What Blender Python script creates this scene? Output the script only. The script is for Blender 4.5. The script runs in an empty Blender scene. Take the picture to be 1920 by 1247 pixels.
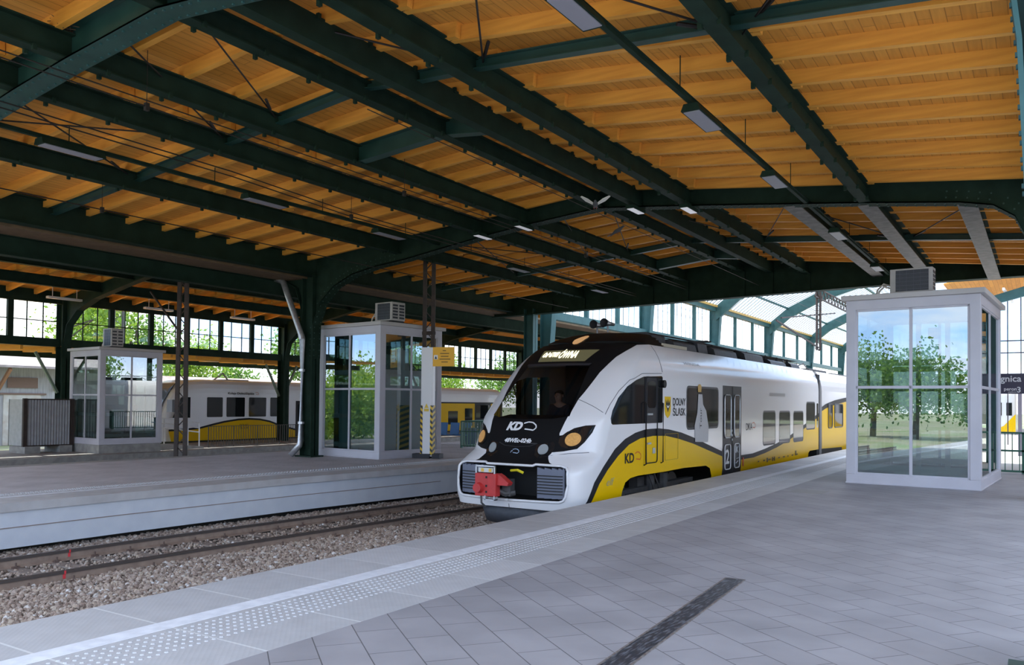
import bpy, bmesh, math, random
from mathutils import Vector, Matrix, geometry, noise
R = math.radians
rnd = random.Random(7)
SC = bpy.context.scene
COL = SC.collection

# ------------------------------------------------------------------ camera
CAM_H = 1.70
YAW, PITCH, ROLL = R(32.652), R(1.162), -R(.5386)
cd = bpy.data.cameras.new('camera'); cam = bpy.data.objects.new('camera', cd); COL.objects.link(cam)
_f = Vector((-math.sin(YAW)*math.cos(PITCH), math.cos(YAW)*math.cos(PITCH), math.sin(PITCH)))
_r = Vector((math.cos(YAW), math.sin(YAW), 0)); _d = _f.cross(_r)
_r2 = _r*math.cos(ROLL) + _d*math.sin(ROLL); _d2 = -_r*math.sin(ROLL) + _d*math.cos(ROLL)
cam.matrix_world = Matrix((( _r2.x, -_d2.x, -_f.x, 0), (_r2.y, -_d2.y, -_f.y, 0), (_r2.z, -_d2.z, -_f.z, CAM_H), (0, 0, 0, 1)))
cd.sensor_fit = 'HORIZONTAL'; cd.sensor_width = 36; cd.lens = 1550/1920*36; cd.shift_y = 100.56/1920
cd.clip_start = .05; cd.clip_end = 600
SC.camera = cam

# ------------------------------------------------------------------ sky, sun, exposure
SC.view_settings.view_transform = 'Standard'; SC.view_settings.look = 'None'
SC.view_settings.gamma = 1; SC.view_settings.use_curve_mapping = False
SC.view_settings.exposure = EXPOSURE = .40
W = bpy.data.worlds.new('sky'); SC.world = W; W.use_nodes = True
nt = W.node_tree; N = nt.nodes; bg = N['Background']
tc = N.new('ShaderNodeTexCoord'); nz = N.new('ShaderNodeTexNoise'); nz.inputs['Scale'].default_value = 3.2; nz.inputs['Detail'].default_value = 7
nz.inputs['Roughness'].default_value = .55
mp = N.new('ShaderNodeMapping'); mp.inputs['Scale'].default_value = (1, 1, 2.6)
cr = N.new('ShaderNodeValToRGB'); cr.color_ramp.elements[0].position = .44; cr.color_ramp.elements[1].position = .60
cr.color_ramp.elements[0].color = (.38, .62, 1.0, 1); cr.color_ramp.elements[1].color = (1.0, 1.0, 1.0, 1)
sx = N.new('ShaderNodeSeparateXYZ'); mr = N.new('ShaderNodeMapRange'); mr.inputs['From Min'].default_value = 0.0; mr.inputs['From Max'].default_value = .07
mx = N.new('ShaderNodeMix'); mx.data_type = 'RGBA'; mx.inputs[6].default_value = (.98, 1.0, 1.06, 1)
L = nt.links
L.new(tc.outputs['Generated'], mp.inputs['Vector']); L.new(mp.outputs[0], nz.inputs['Vector']); L.new(nz.outputs['Fac'], cr.inputs[0])
L.new(tc.outputs['Generated'], sx.inputs[0]); L.new(sx.outputs['Z'], mr.inputs['Value']); L.new(mr.outputs[0], mx.inputs[0])
L.new(cr.outputs[0], mx.inputs[7]); L.new(mx.outputs[2], bg.inputs['Color']); bg.inputs['Strength'].default_value = SKY = 2.6
sl = bpy.data.lights.new('sun', 'SUN'); so = bpy.data.objects.new('sun', sl); COL.objects.link(so)
sl.energy = 7.0; sl.angle = R(.6); sl.color = (1, .95, .86)
so.rotation_euler = Vector((-.50, .03, .90)).to_track_quat('Z', 'Y').to_euler()   # stands behind the camera, high
so.location = (-10, -30, 40)

# ------------------------------------------------------------------ helpers
MATS = {}
def mat(name, col, rough=.5, metal=0, var=None, scale=8, bump=0, bscale=60, spec=.5, coat=0, emit=None, stretch=None, varfac=(.35, .65)):
    if name in MATS: return MATS[name]
    m = bpy.data.materials.new(name); m.use_nodes = True; MATS[name] = m
    n = m.node_tree.nodes; l = m.node_tree.links; b = n['Principled BSDF']
    b.inputs['Base Color'].default_value = (*col, 1); b.inputs['Roughness'].default_value = rough
    b.inputs['Metallic'].default_value = metal; b.inputs['Specular IOR Level'].default_value = spec
    if coat: b.inputs['Coat Weight'].default_value = coat; b.inputs['Coat Roughness'].default_value = .04
    if emit: b.inputs['Emission Color'].default_value = (*emit[:3], 1); b.inputs['Emission Strength'].default_value = emit[3]
    t = n.new('ShaderNodeTexCoord')
    mpn = n.new('ShaderNodeMapping'); l.new(t.outputs['Object'], mpn.inputs[0])
    if stretch: mpn.inputs['Scale'].default_value = stretch
    if var:
        z = n.new('ShaderNodeTexNoise'); z.inputs['Scale'].default_value = scale; z.inputs['Detail'].default_value = 5
        l.new(mpn.outputs[0], z.inputs['Vector'])
        c = n.new('ShaderNodeValToRGB'); c.color_ramp.elements[0].position = varfac[0]; c.color_ramp.elements[1].position = varfac[1]
        c.color_ramp.elements[0].color = (*col, 1); c.color_ramp.elements[1].color = (*var, 1)
        l.new(z.outputs['Fac'], c.inputs[0]); l.new(c.outputs[0], b.inputs['Base Color'])
    if bump:
        z2 = n.new('ShaderNodeTexNoise'); z2.inputs['Scale'].default_value = bscale; l.new(mpn.outputs[0], z2.inputs['Vector'])
        bp = n.new('ShaderNodeBump'); bp.inputs['Strength'].default_value = bump; bp.inputs['Distance'].default_value = .01
        l.new(z2.outputs['Fac'], bp.inputs['Height']); l.new(bp.outputs[0], b.inputs['Normal'])
    return m

def glass(name, tint, refl, rough=0.0, rcol=(1, 1, 1), ior=1.45):
    if name in MATS: return MATS[name]
    m = bpy.data.materials.new(name); m.use_nodes = True; MATS[name] = m
    n = m.node_tree.nodes; l = m.node_tree.links; n.remove(n['Principled BSDF'])
    tr = n.new('ShaderNodeBsdfTransparent'); tr.inputs[0].default_value = (*tint, 1)
    gl = n.new('ShaderNodeBsdfGlossy'); gl.inputs['Roughness'].default_value = rough; gl.inputs['Color'].default_value = (*rcol, 1)
    fr = n.new('ShaderNodeFresnel'); fr.inputs[0].default_value = ior
    mr_ = n.new('ShaderNodeMath'); mr_.operation = 'MULTIPLY_ADD'; mr_.inputs[1].default_value = 1 - refl; mr_.inputs[2].default_value = refl
    gm = n.new('ShaderNodeNewGeometry'); om = n.new('ShaderNodeMath'); om.operation = 'SUBTRACT'; om.inputs[0].default_value = 1; l.new(gm.outputs['Backfacing'], om.inputs[1])
    l.new(fr.outputs[0], mr_.inputs[0]); mb = n.new('ShaderNodeMath'); mb.operation = 'MULTIPLY'; l.new(mr_.outputs[0], mb.inputs[0]); l.new(om.outputs[0], mb.inputs[1])
    ms = n.new('ShaderNodeMixShader'); l.new(mb.outputs[0], ms.inputs[0]); l.new(tr.outputs[0], ms.inputs[1]); l.new(gl.outputs[0], ms.inputs[2])
    l.new(ms.outputs[0], n['Material Output'].inputs[0])
    return m

class MB:
    """collects simple shapes into one mesh"""
    def __init__(s): s.v = []; s.f = []
    def add(s, vs, fs):
        o = len(s.v); s.v += [tuple(v) for v in vs]; s.f += [tuple(i+o for i in f) for f in fs]; return s
    def hexa(s, p):
        return s.add(p, [(0, 3, 2, 1), (4, 5, 6, 7), (0, 1, 5, 4), (1, 2, 6, 5), (2, 3, 7, 6), (3, 0, 4, 7)])
    def box(s, x0, x1, y0, y1, z0, z1):
        return s.hexa([(x0, y0, z0), (x1, y0, z0), (x1, y1, z0), (x0, y1, z0), (x0, y0, z1), (x1, y0, z1), (x1, y1, z1), (x0, y1, z1)])
    def bar(s, p, q, w, h, up=(0, 0, 1)):
        p, q = Vector(p), Vector(q); d = (q-p).normalized(); sd = d.cross(Vector(up))
        if sd.length < 1e-4: sd = d.cross(Vector((1, 0, 0)))
        sd.normalize(); u = sd.cross(d); a = sd*w/2; b = u*h/2
        return s.hexa([p-a-b, p+a-b, q+a-b, q-a-b, p-a+b, p+a+b, q+a+b, q-a+b])
    def tube(s, pts, r, n=8, caps=True):
        pts = [Vector(p) for p in pts]; rr = r if isinstance(r, (list, tuple)) else [r]*len(pts); o = len(s.v); ref = None
        for i, p in enumerate(pts):
            d = (pts[min(i+1, len(pts)-1)]-pts[max(i-1, 0)]).normalized()
            if ref is None: ref = Vector((0, 0, 1)) if abs(d.z) < .9 else Vector((1, 0, 0))
            a = d.cross(ref).normalized(); b = a.cross(d)
            for k in range(n):
                t = 2*math.pi*k/n; s.v.append(tuple(p+(a*math.cos(t)+b*math.sin(t))*rr[i]))
        for i in range(len(pts)-1):
            for k in range(n):
                k2 = (k+1) % n; s.f.append((o+i*n+k, o+i*n+k2, o+(i+1)*n+k2, o+(i+1)*n+k))
        if caps: s.f.append(tuple(o+k for k in range(n))[::-1]); s.f.append(tuple(o+(len(pts)-1)*n+k for k in range(n)))
        return s
    def prism(s, poly, fn, t0, t1):
        """poly of 2D points swept from t0 to t1; fn(a, b, t) -> xyz"""
        n = len(poly); vs = [fn(a, b, t0) for a, b in poly]+[fn(a, b, t1) for a, b in poly]
        return s.add(vs, [tuple(range(n))[::-1], tuple(range(n, 2*n))]+[(i, (i+1) % n, n+(i+1) % n, n+i) for i in range(n)])
    def ribbon(s, top, bot, fn, t0, t1):
        """solid between two equally long polylines"""
        n = len(top); o = len(s.v)
        for t in (t0, t1):
            s.v += [tuple(fn(a, b, t)) for a, b in top]; s.v += [tuple(fn(a, b, t)) for a, b in bot]
        A, B, C_, D_ = o, o+n, o+2*n, o+3*n
        for i in range(n-1):
            s.f += [(A+i, A+i+1, B+i+1, B+i), (C_+i, D_+i, D_+i+1, C_+i+1), (A+i, C_+i, C_+i+1, A+i+1), (B+i, B+i+1, D_+i+1, D_+i)]
        for i in (0, n-1): s.f.append((A+i, B+i, D_+i, C_+i) if i == 0 else (A+i, C_+i, D_+i, B+i))
        return s
    def build(s, name, m, parent=None, smooth=False, bevel=0):
        me = bpy.data.meshes.new(name); me.from_pydata(s.v, [], s.f); me.materials.append(m)
        bmn = bmesh.new(); bmn.from_mesh(me); bmesh.ops.recalc_face_normals(bmn, faces=bmn.faces); bmn.to_mesh(me); bmn.free()
        if smooth: me.polygons.foreach_set('use_smooth', [True]*len(me.polygons))
        o = bpy.data.objects.new(name, me); COL.objects.link(o)
        if parent: o.parent = parent; o.matrix_parent_inverse = parent.matrix_world.inverted() if False else Matrix.Translation(-parent.location)
        if bevel:
            b = o.modifiers.new('bevel', 'BEVEL'); b.width = bevel; b.segments = 2; b.limit_method = 'ANGLE'
        return o

    def each(s, name, m, parent=None, smooth=False, bevel=0):
        """one object per connected piece"""
        par = list(range(len(s.v)))
        def fd(i):
            while par[i] != i: par[i] = par[par[i]]; i = par[i]
            return i
        for f in s.f:
            for k in f[1:]: par[fd(k)] = fd(f[0])
        gr = {}
        for f in s.f: gr.setdefault(fd(f[0]), []).append(f)
        out = []
        for fs in gr.values():
            ids = sorted({i for f in fs for i in f}); mp_ = {i: k for k, i in enumerate(ids)}
            c = type(s)(); c.v = [s.v[i] for i in ids]; c.f = [tuple(mp_[i] for i in f) for f in fs]; out.append(c.build(name, m, parent, smooth, bevel))
        return out

def tag(o, label=None, cat=None, group=None, kind=None):
    if label: o['label'] = label
    if cat: o['category'] = cat
    if group: o['group'] = group
    if kind: o['kind'] = kind
    return o
def thing(name, label, cat, loc=(0, 0, 0), group=None):
    o = bpy.data.objects.new(name, None); COL.objects.link(o); o.location = loc; o.empty_display_size = .2
    return tag(o, label, cat, group)
def copy_tree(o, loc, label=None):
    c = o.copy(); COL.objects.link(c); c.location = loc
    if label: c['label'] = label
    for ch in list(o.children):
        k = ch.copy(); COL.objects.link(k); mi = ch.matrix_parent_inverse.copy(); k.parent = c; k.matrix_parent_inverse = mi
        for g in ch.children:
            q = g.copy(); COL.objects.link(q); q.parent = k
    return c
def struct(o): o['kind'] = 'structure'; return o
def lerp(x, xs, ys):
    if x <= xs[0]: return ys[0]
    for i in range(len(xs)-1):
        if x <= xs[i+1]: return ys[i]+(ys[i+1]-ys[i])*(x-xs[i])/(xs[i+1]-xs[i])
    return ys[-1]
def text2d(s, size, bold=0, shear=0, spacing=1):
    cu = bpy.data.curves.new('text', 'FONT'); cu.body = s; cu.size = size; cu.offset = bold; cu.shear = shear; cu.space_character = spacing
    cu.resolution_u = 3
    o = bpy.data.objects.new('text', cu); COL.objects.link(o); dg = bpy.context.evaluated_depsgraph_get(); dg.update()
    me = bpy.data.meshes.new_from_object(o.evaluated_get(dg)); vs = [(v.co.x, v.co.y) for v in me.vertices]; fs = [tuple(p.vertices) for p in me.polygons]
    bpy.data.objects.remove(o); bpy.data.curves.remove(cu); bpy.data.meshes.remove(me)
    return vs, fs
def text(name, s, size, fn, m, parent, width=None, **k):
    """lettering: fn(a, b) maps the flat text plane to xyz"""
    vs, fs = text2d(s, size, **k)
    if width:
        w = max(v[0] for v in vs)-min(v[0] for v in vs); q = width/w; vs = [(a*q, b) for a, b in vs]
    b = MB(); b.add([fn(a, c) for a, c in vs], fs)
    return b.build(name, m, parent)

# ------------------------------------------------------------------ materials
GREEN = mat('green_steel', (.012, .027, .018), .65, var=(.017, .038, .026), scale=3, spec=.12)
TIEG = mat('tie_green_steel', (.016, .055, .046), .45, var=(.022, .07, .058), scale=3)
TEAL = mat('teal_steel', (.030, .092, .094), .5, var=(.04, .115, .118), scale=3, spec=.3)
BROWN = mat('brown_steel', (.026, .016, .013), .65, var=(.045, .027, .021), scale=6)
GALV = mat('galvanised', (.50, .51, .53), .35, .75, var=(.62, .63, .66), scale=9)
ALU = mat('light_grey_aluminium', (.52, .51, .57), .35, .0, var=(.56, .55, .61), scale=2)
WHITE = mat('white_paint', (.80, .80, .82), .35)
BLACKM = mat('matt_black', (.012, .012, .013), .7)
DARK = mat('dark_rubber', (.03, .032, .038), .75, var=(.05, .052, .06), scale=12)
JOIST = mat('pale_pine', (.88, .43, .065), .6, var=(.76, .34, .05), scale=5, stretch=(.25, 3, 3))
WIRE = mat('wire', (.02, .016, .014), .6)
# ------------------------------------------------------------------ platforms
def slab_mat():
    m = bpy.data.materials.new('edge_slab'); m.use_nodes = True; n = m.node_tree.nodes; l = m.node_tree.links; b = n['Principled BSDF']
    t = n.new('ShaderNodeTexCoord'); s = n.new('ShaderNodeSeparateXYZ'); l.new(t.outputs['Object'], s.inputs[0])
    def math_(op, a, b_=None, c=None):
        q = n.new('ShaderNodeMath'); q.operation = op
        for i, v in enumerate((a, b_, c)):
            if v is None: continue
            if isinstance(v, (int, float)): q.inputs[i].default_value = v
            else: l.new(v, q.inputs[i])
        return q.outputs[0]
    fy = math_('FRACT', math_('DIVIDE', math_('ADD', s.outputs['Y'], 40*.913-3.865+.01), .913))
    joint = math_('LESS_THAN', fy, .022)
    slabid = math_('FLOOR', math_('DIVIDE', math_('ADD', s.outputs['Y'], 40*.913-3.865+.01), .913))
    wn = n.new('ShaderNodeTexWhiteNoise'); wn.noise_dimensions = '1D'; l.new(slabid, wn.inputs['W'])
    nz = n.new('ShaderNodeTexNoise'); nz.inputs['Scale'].default_value = 5; nz.inputs['Detail'].default_value = 6; l.new(t.outputs['Object'], nz.inputs['Vector'])
    v = math_('MULTIPLY_ADD', wn.outputs[0], .10, math_('MULTIPLY_ADD', nz.outputs['Fac'], .14, .36))
    cc = n.new('ShaderNodeCombineColor'); l.new(v, cc.inputs[0]); l.new(math_('MULTIPLY', v, .985), cc.inputs[1]); l.new(math_('MULTIPLY', v, 1.01), cc.inputs[2])
    mx = n.new('ShaderNodeMix'); mx.data_type = 'RGBA'; l.new(joint, mx.inputs[0]); l.new(cc.outputs[0], mx.inputs[6]); mx.inputs[7].default_value = (.62, .62, .62, 1)
    l.new(mx.outputs[2], b.inputs['Base Color']); b.inputs['Roughness'].default_value = .55
    vo = n.new('ShaderNodeTexVoronoi'); vo.inputs['Scale'].default_value = 28; vo.inputs['Randomness'].default_value = 0
    mp = n.new('ShaderNodeMapping'); mp.inputs['Rotation'].default_value = (0, 0, R(45)); l.new(t.outputs['Object'], mp.inputs[0]); l.new(mp.outputs[0], vo.inputs['Vector'])
    bp = n.new('ShaderNodeBump'); bp.inputs['Strength'].default_value = .35; bp.inputs['Distance'].default_value = .006; l.new(vo.outputs['Distance'], bp.inputs['Height']); l.new(bp.outputs[0], b.inputs['Normal'])
    return m
def paver_mat(name, rot, c1, c2, mort):
    m = bpy.data.materials.new(name); m.use_nodes = True; n = m.node_tree.nodes; l = m.node_tree.links; b = n['Principled BSDF']
    t = n.new('ShaderNodeTexCoord'); mp = n.new('ShaderNodeMapping'); mp.inputs['Rotation'].default_value = (0, 0, R(rot)); l.new(t.outputs['Object'], mp.inputs[0])
    br = n.new('ShaderNodeTexBrick'); br.inputs['Scale'].default_value = 1; br.inputs['Brick Width'].default_value = .56; br.inputs['Row Height'].default_value = .32
    br.inputs['Mortar Size'].default_value = .0045; br.inputs['Mortar Smooth'].default_value = .3; br.inputs['Bias'].default_value = 0
    br.inputs['Color1'].default_value = (*c1, 1); br.inputs['Color2'].default_value = (*c2, 1); br.inputs['Mortar'].default_value = (*mort, 1)
    l.new(mp.outputs[0], br.inputs['Vector'])
    nz = n.new('ShaderNodeTexNoise'); nz.inputs['Scale'].default_value = 1.3; nz.inputs['Detail'].default_value = 8; l.new(t.outputs['Object'], nz.inputs['Vector'])
    mr = n.new('ShaderNodeMapRange'); mr.inputs['From Min'].default_value = .3; mr.inputs['From Max'].default_value = .7; mr.inputs['To Min'].default_value = .84; mr.inputs['To Max'].default_value = 1.10
    l.new(nz.outputs['Fac'], mr.inputs['Value'])
    mx = n.new('ShaderNodeMix'); mx.data_type = 'RGBA'; mx.blend_type = 'MULTIPLY'; mx.inputs[0].default_value = 1
    l.new(br.outputs['Color'], mx.inputs[6]); l.new(mr.outputs[0], mx.inputs[7]); l.new(mx.outputs[2], b.inputs['Base Color'])
    b.inputs['Roughness'].default_value = .62
    bp = n.new('ShaderNodeBump'); bp.inputs['Strength'].default_value = .4; bp.inputs['Distance'].default_value = .004; bp.invert = True
    l.new(br.outputs['Fac'], bp.inputs['Height']); l.new(bp.outputs[0], b.inputs['Normal'])
    return m
PAVE = paver_mat('grey_pavers', 38, (.325, .312, .33), (.295, .283, .30), (.115, .11, .116))
SLAB = slab_mat()
CONC = mat('concrete', (.36, .35, .33), .8, var=(.26, .25, .24), scale=4, bump=.3)
WALLP = mat('painted_platform_wall', (.62, .65, .72), .65, var=(.68, .71, .77), scale=2.5, bump=.15, bscale=30)
LINE = mat('white_line_paint', (.78, .79, .84), .5, var=(.66, .67, .72), scale=9)
DIRT = mat('dirt', (.16, .135, .12), .95, var=(.10, .085, .075), scale=6)

EX = -6.51
b = MB(); b.box(-4.43, 14, -16, 78, -.4, 0); struct(b.build('floor', PAVE))
b = MB(); b.box(EX, -4.43, -16, 78, -.16, .001); e = struct(b.build('trim_1', SLAB))
b = MB(); b.box(EX+.12, -4.43, -16, 78, -.98, -.16); struct(b.build('wall_near', CONC))
b = MB(); b.box(-5.66, -5.46, -16, 78, .0, .003)
struct(b.build('trim_2', LINE))
# raised studs of the warning strip
b = MB(); y = 1.2; row = 0
while y < 34:
    for k in range(6):
        x = -5.37+.082*k; r, h = .018, .006; o = []
        pts = [(x+r*math.cos(t*math.pi/3), y+r*math.sin(t*math.pi/3)) for t in range(6)]
        b.add([(p[0], p[1], .001) for p in pts]+[(x+(p[0]-x)*.62, y+(p[1]-y)*.62, .001+h) for p in pts],
              [(0, 1, 7, 6), (1, 2, 8, 7), (2, 3, 9, 8), (3, 4, 10, 9), (4, 5, 11, 10), (5, 0, 6, 11), (6, 7, 8, 9, 10, 11)])
    y += .063; row += 1
STUD = mat('stud_concrete', (.50, .50, .52), .5)
struct(b.build('trim_3', STUD))
# metal channel cover let into the paving
t = thing('drain_cover', 'worn dark metal channel cover let into the grey paving in the foreground', 'drain', (-2.45, 6.3, 0))
DRAIN = mat('worn_steel', (.045, .048, .06), .4, .3, var=(.30, .32, .37), scale=9, stretch=(6, .8, 1), varfac=(.48, .8))
d0, d1 = Vector((-2.525, 8.01, 0)), Vector((-2.30, 4.2, 0)); dd = (d1-d0).normalized(); sd = Vector((dd.y, -dd.x, 0))
b = MB(); b.bar(d0+Vector((0, 0, .0)), d1, .165, .008); b.build('cover_plate', DRAIN, t)
b = MB()
for s_ in (-1, 1): b.bar(d0+sd*s_*.092, d1+sd*s_*.092, .014, .012)
b.bar(d0+sd*.1, d0-sd*.1, .014, .012)
b.build('edge_frame', mat('rusty_angle', (.12, .09, .08), .7, var=(.2, .18, .17), scale=20), t)
# inspection cover further along
b = MB(); b.box(-4.2, -3.55, 16.6, 17.3, 0, .004)
tag(b.build('access_cover', mat('cover_concrete', (.31, .30, .29), .7)), 'square concrete access cover in the paving left of the nearest lift', 'cover')

# island platform on the left
edge = [(-14.05, -16), (-14.05, 9), (-13.9, 13), (-13.45, 17.6), (-13.3, 24), (-13.3, 78)]
FARX = -21.9
def flat(poly, z0, z1, name, m):
    q = MB(); q.prism(poly, lambda a, c, t: (a, c, t), z0, z1); return q.build(name, m)
def off(pl, d): return [(x+d, y) for x, y in pl]
struct(flat(off(edge, -1.45)+[(FARX+.5, 78), (FARX+.5, -16)], -.3, 0, 'floor.001', paver_mat('grey_pavers_island', -38, (.56, .53, .55), (.52, .49, .51), (.3, .29, .30))))
b = MB(); b.ribbon(off(edge, -1.45), off(edge, 0), lambda a, c, t: (a, c, t), -.14, .001); struct(b.build('trim_4', mat('island_edge_slab', (.46, .445, .45), .6, var=(.54, .53, .54), scale=3, bump=.2)))
b = MB(); b.ribbon(off(edge, -1.0), off(edge, -.86), lambda a, c, t: (a, c, t), 0, .004); struct(b.build('trim_5', LINE))
b = MB(); b.ribbon(off(edge, -.6), off(edge, -.07), lambda a, c, t: (a, c, t), -.74, -.14); struct(b.build('wall_island', WALLP))
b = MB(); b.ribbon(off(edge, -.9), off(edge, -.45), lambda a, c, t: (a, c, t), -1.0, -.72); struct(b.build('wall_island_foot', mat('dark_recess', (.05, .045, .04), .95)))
b = MB(); b.box(FARX, FARX+.5, -16, 78, -.5, .001); struct(b.build('trim_6', CONC))
# seam along the painted wall
b = MB(); b.ribbon(off(edge[:4], -.07), off(edge[:4], -.06), lambda a, c, t: (a, c, t), -.415, -.40); struct(b.build('trim_7', mat('seam', (.30, .24, .22), .8)))
# studs of the island strip
b = MB(); y = 6
while y < 24:
    xe = lerp(y, [p[1] for p in edge], [p[0] for p in edge])
    for k in range(4): b.box(xe-1.42+.09*k, xe-1.38+.09*k, y, y+.035, 0, .008)
    y += .085
struct(b.build('trim_8', STUD))
# low platform beyond and the ground
b = MB(); b.box(-36.9, -31.2, -10, 90, -.75, -.5); struct(b.build('floor.002', mat('low_platform', (.33, .32, .31), .8, var=(.25, .24, .235), scale=2)))
b = MB(); b.box(-31.2, -30.9, -10, 90, -1, -.49); struct(b.build('trim_9', CONC))
b = MB(); b.box(-400, 400, -300, 400, -1.12, -1.02); struct(b.build('ground', mat('ground', (.30, .27, .20), .95, var=(.14, .20, .06), scale=.25)))

# ------------------------------------------------------------------ tracks
cl = [(-12.62, -16), (-12.62, 5), (-12.52, 8.5), (-12.3, 12), (-11.95, 16.7), (-11.8, 21), (-11.75, 78)]
RZT = -.75
RAILM = mat('rail_steel', (.36, .26, .20), .65, 0, var=(.27, .19, .15), scale=7)
HEADM = mat('rail_head', (.10, .08, .072), .45, .3)
def sweep(pl, prof):
    q = MB(); n = len(prof)
    for x, y in pl: q.v += [(x+a, y, RZT+c) for a, c in prof]
    for i in range(len(pl)-1):
        for k in range(n): q.f.append((i*n+k, i*n+(k+1) % n, (i+1)*n+(k+1) % n, (i+1)*n+k))
    q.f.append(tuple(range(n))); q.f.append(tuple((len(pl)-1)*n+k for k in range(n))); return q
def fine(pl, st=1.2):
    o = []
    for (x0, y0), (x1, y1) in zip(pl, pl[1:]):
        k = max(1, int((y1-y0)/st)) if y1 < 30 else 1
        o += [(x0+(x1-x0)*i/k, y0+(y1-y0)*i/k) for i in range(k)]
    return o+[pl[-1]]
def rail(pl, label, marks=()):
    t = thing('rail', label, 'rail', (pl[1][0], pl[1][1], RZT-.17))
    sweep(pl, [(-.07, -.17), (.07, -.17), (.07, -.155), (.012, -.13), (.012, -.045), (-.012, -.045), (-.012, -.13), (-.07, -.155)]).build('rail_foot', RAILM, t)
    hd = sweep(pl, [(-.036, -.045), (.036, -.045), (.036, -.008), (.028, 0), (-.028, 0), (-.036, -.008)]).build('rail_head', HEADM, t)
    for x, y in marks:
        q = MB(); q.box(x+.036, x+.04, y-.012, y+.012, RZT-.05, RZT-.002).box(x+.013, x+.017, y-.02, y+.02, RZT-.12, RZT-.055)
        q.build('paint_mark', mat('red_mark', (.75, .05, .06), .6), t)['label'] = 'small red paint mark'
    return t
f1 = fine(cl)
def at(pl, y): return lerp(y, [p[1] for p in pl], [p[0] for p in pl])
rail(off(f1, .8), 'rusty steel rail nearer the camera on the empty track beside the island platform', [(at(cl, 6.55)+.8, 6.55)])
rail(off(f1, -.8), 'rusty steel rail nearer the pale island platform wall on the empty track', [(at(cl, 7.5)-.8, 7.5)])
X0 = -8.34
for s_, lb in ((.75, 'steel rail under the arriving train, on the platform side'), (-.75, 'steel rail under the arriving train, on the far side')):
    q = sweep([(X0+s_, -16), (X0+s_, 78)], [(-.036, -.045), (-.036, 0), (.036, 0), (.036, -.045), (.012, -.06), (.012, -.14), (.07, -.16), (.07, -.17), (-.07, -.17), (-.07, -.16), (-.012, -.14), (-.012, -.06)])
    tag(q.build('rail', RAILM), lb, 'rail')
SLEEP = mat('sleeper_concrete', (.30, .25, .22), .9, var=(.21, .175, .155), scale=7, bump=.3)
FAST = mat('fastener', (.13, .085, .07), .8)
y = 2.3; i = 0; proto = None
while y < 19:
    x = at(cl, y)
    if proto is None:
        proto = thing('sleeper', 'dusty concrete sleeper half buried in ballast under the empty track', 'sleeper', (x, y, -.95), 'sleepers of the empty track')
        b = MB(); b.box(x-1.25, x+1.25, y-.12, y+.12, -1.05, -.915); b.build('beam', SLEEP, proto, bevel=.015)
        for s_ in (-.8, .8):
            b = MB()
            for d in (-.1, .1):
                b.box(x+s_+d-.035, x+s_+d+.035, y-.05, y+.05, -.92, -.885); b.tube([(x+s_+d, y, -.9), (x+s_+d, y, -.83)], .016, 6)
            b.each('fastener', FAST, proto)
    else: copy_tree(proto, (x, y, -.95))
    y += .62; i += 1

# ballast stones
def stones(name, label, n, xf, ylo, yhi, zf, smin, smax, m, seed):
    import numpy as np
    g = np.random.default_rng(seed)
    ph = (1+5**.5)/2; base = np.array([(-1, ph, 0), (1, ph, 0), (-1, -ph, 0), (1, -ph, 0), (0, -1, ph), (0, 1, ph), (0, -1, -ph), (0, 1, -ph), (ph, 0, -1), (ph, 0, 1), (-ph, 0, -1), (-ph, 0, 1)], float)*.53
    fc = np.array([(0, 11, 5), (0, 5, 1), (0, 1, 7), (0, 7, 10), (0, 10, 11), (1, 5, 9), (5, 11, 4), (11, 10, 2), (10, 7, 6), (7, 1, 8), (3, 9, 4), (3, 4, 2), (3, 2, 6), (3, 6, 8), (3, 8, 9), (4, 9, 5), (2, 4, 11), (6, 2, 10), (8, 6, 7), (9, 8, 1)])
    Y = g.uniform(ylo, yhi, n); u = g.uniform(0, 1, n); X = xf(Y, u); s = g.uniform(smin, smax, n)
    V = base[None]*(1+g.uniform(-.30, .30, (n, 12, 3)))*s[:, None, None]*g.uniform(.65, 1.2, (n, 1, 3))
    q = g.normal(size=(n, 4)); q /= np.linalg.norm(q, axis=1, keepdims=True); w, a, c, d = q.T
    M = np.stack([1-2*(c*c+d*d), 2*(a*c-d*w), 2*(a*d+c*w), 2*(a*c+d*w), 1-2*(a*a+d*d), 2*(c*d-a*w), 2*(a*d-c*w), 2*(c*d+a*w), 1-2*(a*a+c*c)], 1).reshape(n, 3, 3)
    V = np.einsum('nij,nkj->nki', M, V)
    V[:, :, 0] += X[:, None]; V[:, :, 1] += Y[:, None]; V[:, :, 2] += (zf(X, Y)+g.uniform(-.012, .022, n))[:, None]
    F = (fc[None]+(np.arange(n)*12)[:, None, None]).reshape(-1, 3)
    me = bpy.data.meshes.new(name); me.from_pydata(V.reshape(-1, 3).tolist(), [], F.tolist()); me.materials.append(m)
    o = bpy.data.objects.new(name, me); COL.objects.link(o); return tag(o, label, 'ballast', None, 'stuff')
def ballast_mat():
    m = bpy.data.materials.new('ballast_stone'); m.use_nodes = True; n = m.node_tree.nodes; l = m.node_tree.links; b = n['Principled BSDF']
    g = n.new('ShaderNodeNewGeometry'); c = n.new('ShaderNodeValToRGB'); e = c.color_ramp
    for p, col in ((0, (.16, .115, .09)), (.35, (.34, .26, .215)), (.65, (.43, .345, .29)), (.86, (.45, .36, .28)), (.95, (.52, .47, .43)), (1, (.72, .70, .69))):
        k = e.elements.new(p) if p not in (0, 1) else e.elements[0 if p == 0 else -1]
        k.color = (*col, 1)
    l.new(g.outputs['Random Per Island'], c.inputs[0]); l.new(c.outputs[0], b.inputs['Base Color']); b.inputs['Roughness'].default_value = .9
    return m
BAL = ballast_mat()
import numpy as np
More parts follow.
